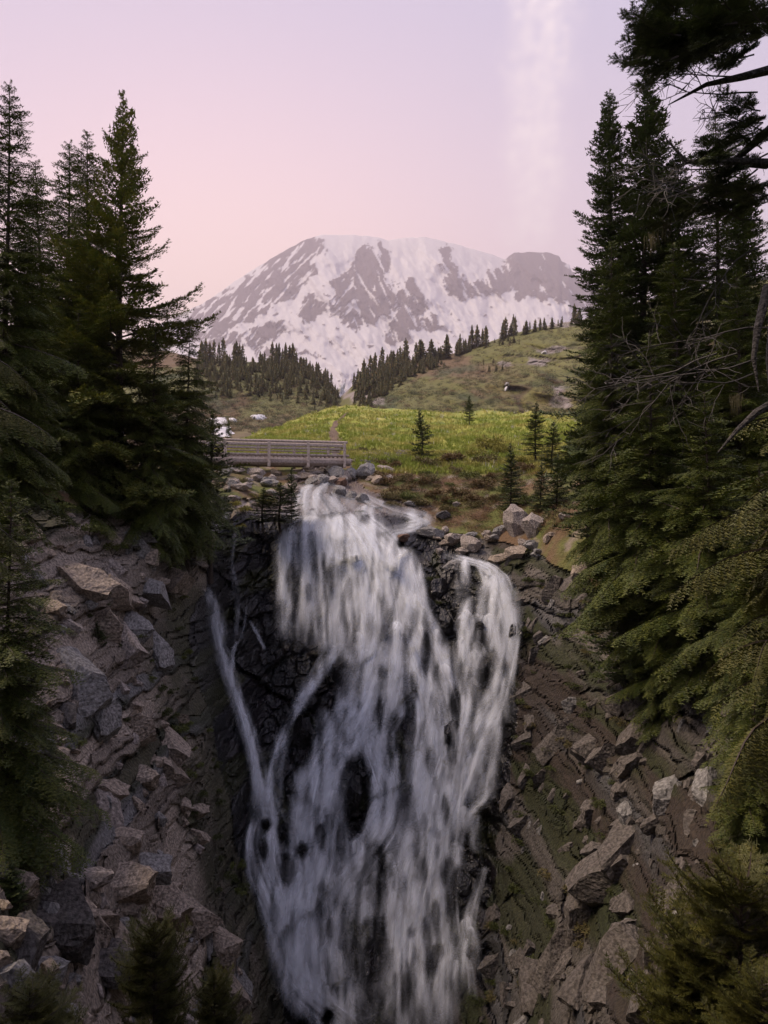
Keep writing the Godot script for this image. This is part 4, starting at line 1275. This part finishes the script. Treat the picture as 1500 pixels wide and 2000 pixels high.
	for e in [
		[824, 803, 49.0, 893, fir3, 1.15, "single young fir on the path side of the knoll"], [917, 773, 72.0, 822, fir3, 1.1, "lone small fir on the crest of the knoll"], [1046, 786, 44.0, 890, fir2, 1.4, "small dark fir behind its two neighbours on the slope"], [1078, 822, 41.0, 920, fir2, 1.5, "small dark fir in the middle of the clump on the slope"], [1112, 838, 39.0, 940, fir2, 1.5, "small fir of the clump next to the outermost spire fir"],
		[997, 868, 36.5, 998, fir2, 1.2, "slim young fir above the tall split rock"], [1085, 890, 33.0, 1045, fir2, 1.4, "young fir behind the tall split rock"], [1055, 905, 34.0, 1010, fir2, 1.3, "young fir between the slim one and the split rock"], [570, 912, 33.8, 1010, fir3, 0.7, "pointed little fir on the lip of the falls"], [545, 945, 33.4, 1020, fir3, 2.6, "spreading conifer bush overhanging the lip of the falls"], [512, 955, 33.0, 1015, fir3, 2.3, "conifer bush on the dark wall next to the lip"],
		[415, 808, 55.0, 868, fir3, 0.8, "tiny fir behind the bridge near the snow"], [447, 820, 60.0, 868, fir3, 0.8, "tiny fir behind the bridge rails"],
		[150, 1440, 18.2, 1520, fir3, 1.5, "sapling rooted in the loose stones of the pinkish wall"], [192, 1215, 21.0, 1275, fir3, 1.3, "sapling in a crack of the pinkish wall"], [125, 1215, 19.8, 1275, fir3, 1.6, "bushy sapling beside a crack in the pinkish wall"], [100, 1620, 14.4, 1700, fir3, 1.4, "sapling on the lower ledge of the pinkish wall"], [20, 1690, 12.0, 1780, fir3, 1.5, "sapling above the dark slab of the pinkish wall"]]:
		var base := at(e[0], e[3], e[2])
		plant(e[4], "young_fir", e[6], base, at(0, e[1], e[2]).y - base.y, rng.randf() * TAU, "", e[5])
	# near firs with finer needles
	var fine := fir.merged({"gap": 0.042, "needle": 0.034, "width": 0.0055, "step": 0.0145, "twig": 0.42, "a": Color(0.060, 0.068, 0.014), "b": Color(0.115, 0.110, 0.020)}, true)
	var k_fine := bough_kit(fine, [0.3, 0.65], 4)
	var near1 := tree_proto(k_fine, shape(1.9, 1.0, {"power": 0.6, "space": 0.11, "whorl": 6, "gaps": 0.15, "wild": 0.3, "low": 0.1, "pitch_low": 15.0, "pitch_high": 35.0, "bend": 0.03, "girth": 0.03}))
	for e in [[300, 1800, 9.2, 2060, 0.75, "young yellow green fir growing below the pinkish wall"], [420, 1900, 9.6, 2080, 0.7, "small fir shoot next to the young yellow green fir"], [60, 1925, 7.6, 2130, 1.1, "fir top poking up below the dark slab"], [1440, 1690, 8.4, 2120, 1.0, "fir with yellow green tips below the dark wall, tallest of three"], [1350, 1840, 8.6, 2110, 1.0, "fir with yellow green tips beside the tallest of three"], [1490, 1900, 7.4, 2150, 1.0, "fir with yellow green tips at the end of its row of three"]]:
		var base := at(e[0], e[3], e[2])
		plant(near1, "young_fir", e[5], base, at(0, e[1], e[2]).y - base.y, rng.randf() * TAU, "", e[4])
	# cedars with hanging yellow green fans, near on both banks
	var fan := {"rise": 0.1, "droop": 0.55, "tip": 0.05, "gap": 0.055, "bare": 0.1, "twig": 0.36, "angle": 0.6, "hang": 0.75, "needle": 0.040, "width": 0.009, "step": 0.022, "sag": 0.5, "a": Color(0.075, 0.090, 0.014), "b": Color(0.135, 0.130, 0.024)}
	var k_fan := bough_kit(fan, [0.6, 1.3], 4)
	var cedar := tree_proto(k_fan, shape(6.0, 1.45, {"power": 0.55, "space": 0.42, "whorl": 4, "gaps": 0.3, "wild": 0.25, "low": 0.6, "pitch_low": -18.0, "pitch_high": 10.0, "girth": 0.12}))
	plant(cedar, "cedar_tree", "yellow green cedar with hanging fans beside the old lichen trunk", at(1530, 1560, 10.2), 7.0, 1.0)
	plant(cedar, "cedar_tree", "yellow green cedar boughs hanging in from the edge over the wall", at(-60, 1120, 10.5), 5.2, 2.6)
	build_old_fir(fine)
	build_far_trees()

func build_old_fir(fine: Dictionary) -> void:
	# the gnarled old fir that leans in over the view
	var foot := at(1545, 1500, 7.0)
	var t := thing("old_fir", "gnarled old fir with lichen bark, dead grey twigs and one dark bough", "tree", foot)
	var v := PackedVector3Array()
	var c := PackedColorArray()
	var pts := []
	var radii := []
	for q in [[1620, 1600, 0.26], [1600, 1300, 0.24], [1585, 1050, 0.22], [1556, 860, 0.20], [1538, 700, 0.19], [1545, 520, 0.17], [1565, 320, 0.16], [1552, 100, 0.14], [1565, -150, 0.12], [1570, -500, 0.07]]:
		pts.append(at(q[0], q[1], 7.0) - foot)
		radii.append(q[2])
	tube(v, c, pts, radii, 14, Color(0.075, 0.068, 0.064))
	part("trunk", soup(v, c), mats.bark, t)
	for l in [[[1508, 790, 7.0], [1478, 805, 6.9], [1440, 840, 6.8], [1402, 884, 6.7]], [[1500, 560, 7.0], [1480, 640, 6.8], [1472, 700, 6.75], [1482, 765, 6.7]], [[1530, 30, 7.0], [1430, 40, 7.0], [1330, 75, 7.0], [1235, 120, 7.0]], [[1530, 230, 7.0], [1450, 300, 7.1], [1380, 360, 7.2], [1270, 400, 7.3]], [[1530, 130, 7.0], [1450, 150, 7.0], [1380, 165, 7.0], [1305, 205, 7.0]], [[1500, 320, 7.0], [1420, 315, 7.0], [1340, 316, 7.1], [1300, 270, 7.1]]]:
		var lv := PackedVector3Array()
		var lc := PackedColorArray()
		var lp := []
		for q in l: lp.append(at(q[0], q[1], q[2]) - foot)
		tube(lv, lc, lp, [0.05, 0.036, 0.022, 0.005], 7, Color(0.12, 0.108, 0.10))
		part("limb", soup(lv, lc), mats.bark, t)
	for q in [[1490, 430, -1.0, 0.05, 1.3], [1480, 370, -1.0, -0.15, 1.2], [1500, 640, -1.0, -0.1, 1.3], [1480, 700, -1.0, -0.25, 1.5], [1440, 690, -1.0, -0.1, 1.4], [1470, 730, -1.0, -0.3, 1.4], [1480, 180, -1.0, -0.1, 1.0], [1450, 150, -1.0, 0.1, 0.9], [1460, 330, -1.0, 0.2, 1.0], [1500, 260, -1.0, 0.35, 0.8], [1490, 480, -0.9, -0.3, 1.0], [1400, 690, -1.0, -0.3, 1.2]]:
		part("dead_branch", dead_branch(at(q[0], q[1], 7.0 + rng.randf() * 0.5) - foot, Vector3(q[2], q[3], rng.randf_range(-0.4, 0.4)), q[4], 0.009, 2), mats.dead_wood, t)
	var dark := fine.merged({"a": Color(0.050, 0.070, 0.034), "b": Color(0.10, 0.12, 0.045), "needle": 0.042, "width": 0.008, "gap": 0.045, "twig": 0.5}, true)
	var kit := bough_kit(dark, [0.7], 4)
	var shared := []
	for m in kit[0][1]: shared.append(soup(m[0], m[1]))
	var tufts := []
	for k in 20: tufts.append([rng.randf_range(1300.0, 1520.0), rng.randf_range(15.0, 110.0), rng.randf_range(0.5, 0.8), rng.randf_range(2.3, 4.0), rng.randf_range(-0.6, 0.4)])
	for k in 11: tufts.append([rng.randf_range(1400.0, 1530.0), rng.randf_range(210.0, 400.0), rng.randf_range(0.45, 0.7), rng.randf_range(2.3, 4.0), rng.randf_range(-0.7, 0.2)])
	for k in 7: tufts.append([rng.randf_range(1290.0, 1420.0), rng.randf_range(370.0, 430.0), rng.randf_range(0.35, 0.5), rng.randf_range(2.3, 4.0), rng.randf_range(-0.7, 0.1)])
	for q in tufts + [[1330, 70, 0.7, -2.9, 0.1], [1360, 60, 0.7, 2.9, 0.25], [1300, 90, 0.6, -3.0, -0.1], [1400, 60, 0.8, 3.1, 0.0], [1440, 45, 0.8, -2.8, -0.2], [1470, 40, 0.8, 2.7, -0.3], [1380, 75, 0.75, 2.6, -0.5], [1420, 70, 0.75, -2.5, -0.6], [1270, 105, 0.5, 3.1, -0.25], [1290, 60, 0.5, 3.0, 0.35], [1340, 30, 0.6, 3.1, 0.2], [1310, 130, 0.5, 3.1, -0.6], [1480, 80, 0.7, -2.9, -0.7], [1500, 20, 0.9, 3.0, 0.1], [1420, 10, 0.7, 3.0, 0.4], [1500, 300, 0.7, 3.0, -0.4], [1490, 240, 0.7, -2.7, -0.2], [1480, 330, 0.7, 2.8, -0.6], [1500, 380, 0.7, 3.0, -0.5], [1470, 260, 0.6, 2.9, -0.2], [1400, 380, 0.6, 3.0, -0.5], [1350, 395, 0.6, 3.1, -0.3], [1440, 340, 0.6, 3.0, -0.5]]:
		var o := part("bough", shared[rng.randi() % 4], mats.needles, t)
		o.position = at(q[0], q[1], 7.0 + rng.randf_range(-0.35, 0.35)) - foot
		o.basis = (Basis(Vector3.UP, q[3]) * Basis(Vector3(0, 0, 1), q[4])).scaled_local(Vector3.ONE * q[2] * 1.15)
	# pale beard lichen hanging from the limbs
	for q in [[1300, 430], [1272, 455], [1436, 772]]:
		var lv := PackedVector3Array()
		var lc := PackedColorArray()
		for k in 40:
			var a := Vector3(rng.randfn() * 0.03, rng.randf_range(-0.05, 0.02), rng.randfn() * 0.03)
			var b := a + Vector3(rng.randfn() * 0.015, -rng.randf_range(0.08, 0.24), rng.randfn() * 0.015)
			tri(lv, lc, a, a + Vector3(0.004, 0, 0.002), b, Color(0.14, 0.125, 0.06))
		var o := part("beard_lichen", soup(lv, lc), mats.leaf, t)
		o.position = at(q[0], q[1], 7.1) - foot

func far_proto(r: float, power: float, sparse: float) -> Dictionary:
	var v := PackedVector3Array()
	var c := PackedColorArray()
	var y := 0.0
	while y < 1.0:
		var rad := r * pow(1.0 - y, power) * rng.randf_range(0.6, 1.2) + 0.008
		for k in 8:
			if rng.randf() < sparse: continue
			var a := TAU * (k + rng.randf()) / 8
			var d := Vector3(cos(a), 0, sin(a))
			var e := rad * rng.randf_range(0.6, 1.35)
			var s := Vector3(-sin(a), 0, cos(a)) * e * 0.36
			var col := Color(0.085, 0.105, 0.040).lerp(Color(0.30, 0.185, 0.05), rng.randf() * rng.randf()) * rng.randf_range(0.7, 1.2)
			var root := Vector3(0, y + 0.04, 0)
			var tip := d * e + Vector3(0, y - 0.02, 0)
			tri(v, c, root, tip + s, tip * 1.12 - Vector3(0, 0.012, 0), col)
			tri(v, c, root, tip * 1.12 - Vector3(0, 0.012, 0), tip - s, col)
		y += 0.032
	var tv := PackedVector3Array()
	var tc := PackedColorArray()
	tube(tv, tc, [Vector3(0, -0.08, 0), Vector3(0, 0.5, 0), Vector3(0, 1.0, 0)], [0.022, 0.014, 0.002], 5, Color(0.11, 0.085, 0.07))
	return {"trunk": soup(tv, tc), "crown": soup(v, c), "h": 1.0}

func scatter(called: String, label: String, mesh: Mesh, m: Material, where: Array, tints := []) -> void:
	var mm := MultiMesh.new()
	mm.transform_format = MultiMesh.TRANSFORM_3D
	mm.use_colors = tints.size() > 0
	mm.mesh = mesh
	mm.instance_count = where.size()
	for k in where.size():
		mm.set_instance_transform(k, where[k])
		if tints.size(): mm.set_instance_color(k, tints[k])
	var o := MultiMeshInstance3D.new()
	o.name = numbered(called)
	o.multimesh = mm
	o.material_override = m
	add_child(o)
	meta(o, label, called.replace("_", " "))
	o.set_meta("kind", "stuff")

func build_far_trees() -> void:
	var kit := []
	for k in 5: kit.append(far_proto([0.16, 0.13, 0.19, 0.15, 0.24][k], [0.75, 0.65, 0.85, 0.6, 0.8][k], [0.15, 0.3, 0.1, 0.35, 0.1][k]))
	var grow := func(px: float, py: float, high: float, which: int, label: String, group: String) -> void:
		var p := hill_point(px, py, which)
		var h := high / FOC * -p.z
		plant(kit[rng.randi() % 5], "hill_tree", label, p - Vector3(0, h * 0.05, 0), h, rng.randf() * TAU, group, rng.randf_range(0.85, 1.3))
	var a := "small conifer in the tree line along the crest of the large grassy hill"
	for k in 105:
		var px := 700.0 + pow(rng.randf(), 1.1) * 460.0
		if nz2.get_noise_1d(px * 3.0) < -0.18: continue
		grow.call(px, hill_crest(px, 1) + rng.randf_range(1.0, 9.0), lerpf(14.0, 44.0, pow(rng.randf(), 1.2)) * lerpf(1.15, 0.8, clampf((px - 900.0) / 200.0, 0.0, 1.0)), 1, a, "tree line of the grassy hill")
	var b := "dark conifer in the thicket at the gully end of the large grassy hill"
	for k in 60:
		var px := rng.randf_range(690.0, 800.0)
		grow.call(px, hill_crest(px, 1) + rng.randf_range(4.0, 40.0) * (1.0 - (px - 690.0) / 220.0), rng.randf_range(18.0, 40.0), 1, b, "thicket at the gully")
	var d := "dark conifer at the upper edge of the wood on the low hill"
	for k in 70:
		var px := rng.randf_range(385.0, 648.0)
		grow.call(px, hill_crest(px, 0) + rng.randf_range(2.0, 22.0), rng.randf_range(14.0, 30.0), 0, d, "upper edge of the wood on the low hill")
	var e := "taller conifer standing out on the crest of the low wooded hill"
	for px in [394.0, 402.0, 410.0, 418.0, 428.0, 436.0, 458.0, 462.0, 468.0, 474.0, 532.0, 540.0, 545.0, 552.0, 558.0, 566.0, 572.0, 598.0, 618.0, 640.0]:
		grow.call(px, hill_crest(px, 0) + 3.0, rng.randf_range(32.0, 50.0) if px < 575.0 else 24.0, 0, e, "crest trees of the low hill")
	# the woods below, read as one mass
	var spots := []
	for k in 620:
		var which := 0 if k < 430 else 1
		var px := rng.randf_range(380.0, 660.0) if which == 0 else rng.randf_range(688.0, 860.0)
		var py := hill_crest(px, which) + (rng.randf_range(8.0, 78.0) * lerpf(0.55, 1.0, rng.randf()) if which == 0 else rng.randf_range(8.0, 75.0) * (1.0 - (px - 688.0) / 240.0))
		var p := hill_point(px, py, which)
		var h := rng.randf_range(8.0, 24.0) / FOC * -p.z
		spots.append(Transform3D(Basis(Vector3.UP, rng.randf() * TAU).scaled(Vector3(h * 1.25, h, h * 1.25)), p - Vector3(0, h * 0.06, 0)))
	scatter("wood", "far dense mass of dark conifers covering the low hill and gully side", kit[2].crown, mats.needles, spots)
	# heath and dwarf bushes over the hills
	var bush := shrub_mesh(Color(0.9, 0.9, 0.9), Color(1, 1, 1), 60, 0.6)
	var at_ := []
	var tint := []
	for k in 9000:
		var which := 0 if k % 3 == 0 else 1
		var px := rng.randf_range(380.0, 690.0) if which == 0 else rng.randf_range(700.0, 1180.0)
		var cr := hill_crest(px, which)
		var py := lerpf(cr + 3.0, 845.0, rng.randf())
		if which == 1 and nz.get_noise_2d(px * 0.9, py * 2.0) < -0.05 and k % 4: continue
		var p := hill_point(px, py, which)
		var h := rng.randf_range(0.6, 2.2)
		at_.append(Transform3D(Basis(Vector3.UP, rng.randf() * TAU).scaled(Vector3(h, h * 0.7, h)), p))
		var g := nz2.get_noise_2d(px * 2.0, py * 4.0)
		tint.append(Color(0.10, 0.115, 0.034).lerp(Color(0.19, 0.115, 0.055), smoothstep(-0.1, 0.3, g)) * rng.randf_range(0.6, 1.25))
	scatter("heath", "low heath and dwarf shrubs dotting the far hillsides", bush, mats.leaf, at_, tint)
	at_ = []
	tint = []
	for k in 2600:
		var px := rng.randf_range(720.0, 1110.0)
		var py := rng.randf_range(893.0, 1040.0)
		if py > cliff_top(px) - 10.0 or px < wet_right(py) + 12.0: continue
		var p := on_ravine(px, py)
		var h := rng.randf_range(0.10, 0.34)
		at_.append(Transform3D(Basis(Vector3.UP, rng.randf() * TAU).scaled(Vector3(h, h * rng.randf_range(0.6, 1.2), h)), p - Vector3(0, 0.03, 0)))
		var g := nz2.get_noise_2d(px * 1.5, py * 2.6)
		tint.append(Color(0.17, 0.175, 0.04).lerp(Color(0.22, 0.115, 0.055), smoothstep(-0.15, 0.25, g)) * rng.randf_range(0.6, 1.25))
	scatter("heather", "heather and short heath covering the bank above the second cascade", bush, mats.leaf, at_, tint)
	var f := "low dark krummholz conifer on the open slope of the grassy hill"
	for k in 40:
		var g: Array = [[960.0, 725.0, 26.0, 12.0], [850.0, 716.0, 22.0, 8.0], [990.0, 672.0, 20.0, 5.0], [875.0, 692.0, 22.0, 3.0]][k % 4]
		grow.call(g[0] + rng.randfn() * g[2] * 0.5, g[1] + rng.randfn() * g[3] * 0.5, rng.randf_range(7.0, 14.0), 1, f, "krummholz on the slope")

# ---------------------------------------------------------------- sky
func sky_image() -> Image:
	var w := 1024
	var h := 512
	var im := Image.create(w, h, false, Image.FORMAT_RGBF)
	for j in h:
		var el := PI * 0.5 - (j + 0.5) / h * PI
		for i in w:
			var az := wrapf((i + 0.5) / w * TAU, -PI, PI)
			var e := maxf(el, 0.0)
			var up := clampf(e / 1.2, 0.0, 1.0)
			# lilac grey sky, peach and brighter toward the place where the sun went down
			var c := Color(0.62, 0.56, 0.65).lerp(Color(0.42, 0.425, 0.60), smoothstep(0.05, 0.6, up))
			var da := wrapf(az + 0.24, -PI, PI)
			var pink := exp(-(da * da) / 0.24 - pow((e - 0.28) / 0.30, 2.0))
			c = c.lerp(Color(1.0, 0.70, 0.74), pink * 0.9)
			var glow := exp(-(da * da) / 0.17 - pow((e - 0.22) / 0.17, 2.0))
			c = c.lerp(Color(1.22, 0.90, 0.76), glow * 0.95)
			if el > 0.0 and absf(az) < 0.8:
				# one broad, soft band of high cloud standing up over the mountain's shoulder
				var px := 750.0 + tan(az) * FOC
				var py := 1000.0 - tan(minf(e, 1.3)) / cos(az) * FOC
				var mid := 1035.0 + (480.0 - py) * 0.055
				var half := 48.0 + (480.0 - py) * 0.045
				var n := nz.get_noise_2d(px * 0.9, py * 0.35) * 14.0 + nz2.get_noise_2d(px * 2.2, py * 1.4) * 8.0
				var band := smoothstep(half + 22.0, half - 40.0, absf(px - mid) + n * 1.6)
				var puff := 0.6 + 0.7 * nz2.get_noise_2d(px * 1.5, py * 3.2) + 0.6 * nz2.get_noise_2d(px * 5.0, py * 9.0)
				c = c.lerp(Color(0.92, 0.80, 0.80), clampf(band * puff * 0.72, 0.0, 1.0) * smoothstep(520.0, 440.0, py))
			im.set_pixel(i, j, c)
	return im

# ---------------------------------------------------------------- all of it
func _ready() -> void:
	rng.seed = 20240611
	var cam := Camera3D.new()
	cam.fov = rad_to_deg(2.0 * atan(1000.0 / FOC))
	cam.near = 0.1
	cam.far = 30000.0
	add_child(cam)
	cam.current = true
	nz.seed = 4
	nz.frequency = 0.02
	nz.fractal_octaves = 4
	nz2.seed = 9
	nz2.frequency = 0.02
	nz2.fractal_octaves = 3
	rough_noise.seed = 14
	rough_noise.frequency = 0.012
	var env := Environment.new()
	env.background_mode = Environment.BG_SKY
	var pan := PanoramaSkyMaterial.new()
	pan.panorama = ImageTexture.create_from_image(sky_image())
	var sky := Sky.new()
	sky.sky_material = pan
	env.sky = sky
	env.tonemap_mode = Environment.TONE_MAPPER_LINEAR
	env.tonemap_exposure = 2.05
	env.background_energy_multiplier = 0.73
	env.fog_enabled = true
	env.fog_density = 0.00013
	env.fog_light_color = Color(0.98, 0.93, 0.97)
	env.sdfgi_enabled = true
	env.ssao_enabled = true
	env.ssil_enabled = true
	var we := WorldEnvironment.new()
	we.environment = env
	add_child(we)
	var sun := DirectionalLight3D.new()
	sun.light_color = Color(1.0, 0.90, 0.79)
	sun.light_energy = 0.78
	sun.light_angular_distance = 24.0
	sun.shadow_enabled = true
	add_child(sun)
	sun.look_at_from_position(Vector3(-58, 81, 0), Vector3.ZERO)
	for k in 4096:
		JX.append(rng.randf() * 0.9)
		JY.append(rng.randf() * 0.9)
		JV.append(rng.randf() - 0.5)
		JA.append(rng.randf_range(-0.55, 0.55))
		JB.append(rng.randf_range(-0.55, 0.55))
	make_materials()
	print("start ", Time.get_ticks_msec())
	build_ravine()
	print("ravine ", Time.get_ticks_msec())
	build_mountain()
	build_hills()
	build_meadow()
	print("land ", Time.get_ticks_msec())
	build_ground()
	build_rocks()
	build_water()
	print("water ", Time.get_ticks_msec())
	build_bridge()
	build_shrubs()
	build_trees()
	print("trees ", Time.get_ticks_msec())

# added floor blocking light from below, and the bank that the viewer stands on
func build_ground() -> void:
	var g := PlaneMesh.new()
	g.size = Vector2(7000, 9400)
	var o := structure("ground", g, mats.soil, "unseen plane added to block light from below")
	var flat := mat("light_block_floor", Color(0.05, 0.05, 0.025), 0.95, false)
	o.material_override = flat
	o.position = Vector3(300, -23, -4400)
	var v := PackedVector3Array()
	var c := PackedColorArray()
	var prof := [[-2.5, -24.0], [-1.2, -12.0], [0.3, -2.4], [1.0, -1.75], [4.0, -1.4], [12.0, 0.5], [40.0, 7.0], [120.0, 25.0]]
	for q in prof:
		for i in 25:
			var x := (i - 12.0) * 7.0
			v.append(Vector3(x, q[1] + nz.get_noise_2d(x * 5.0, q[0] * 5.0) * 0.3, q[0]))
			c.append(Color(0.06, 0.05, 0.03))
	structure("near_bank", sheet(v, c, 25, prof.size(), true), mats.soil, "bank at the viewpoint")
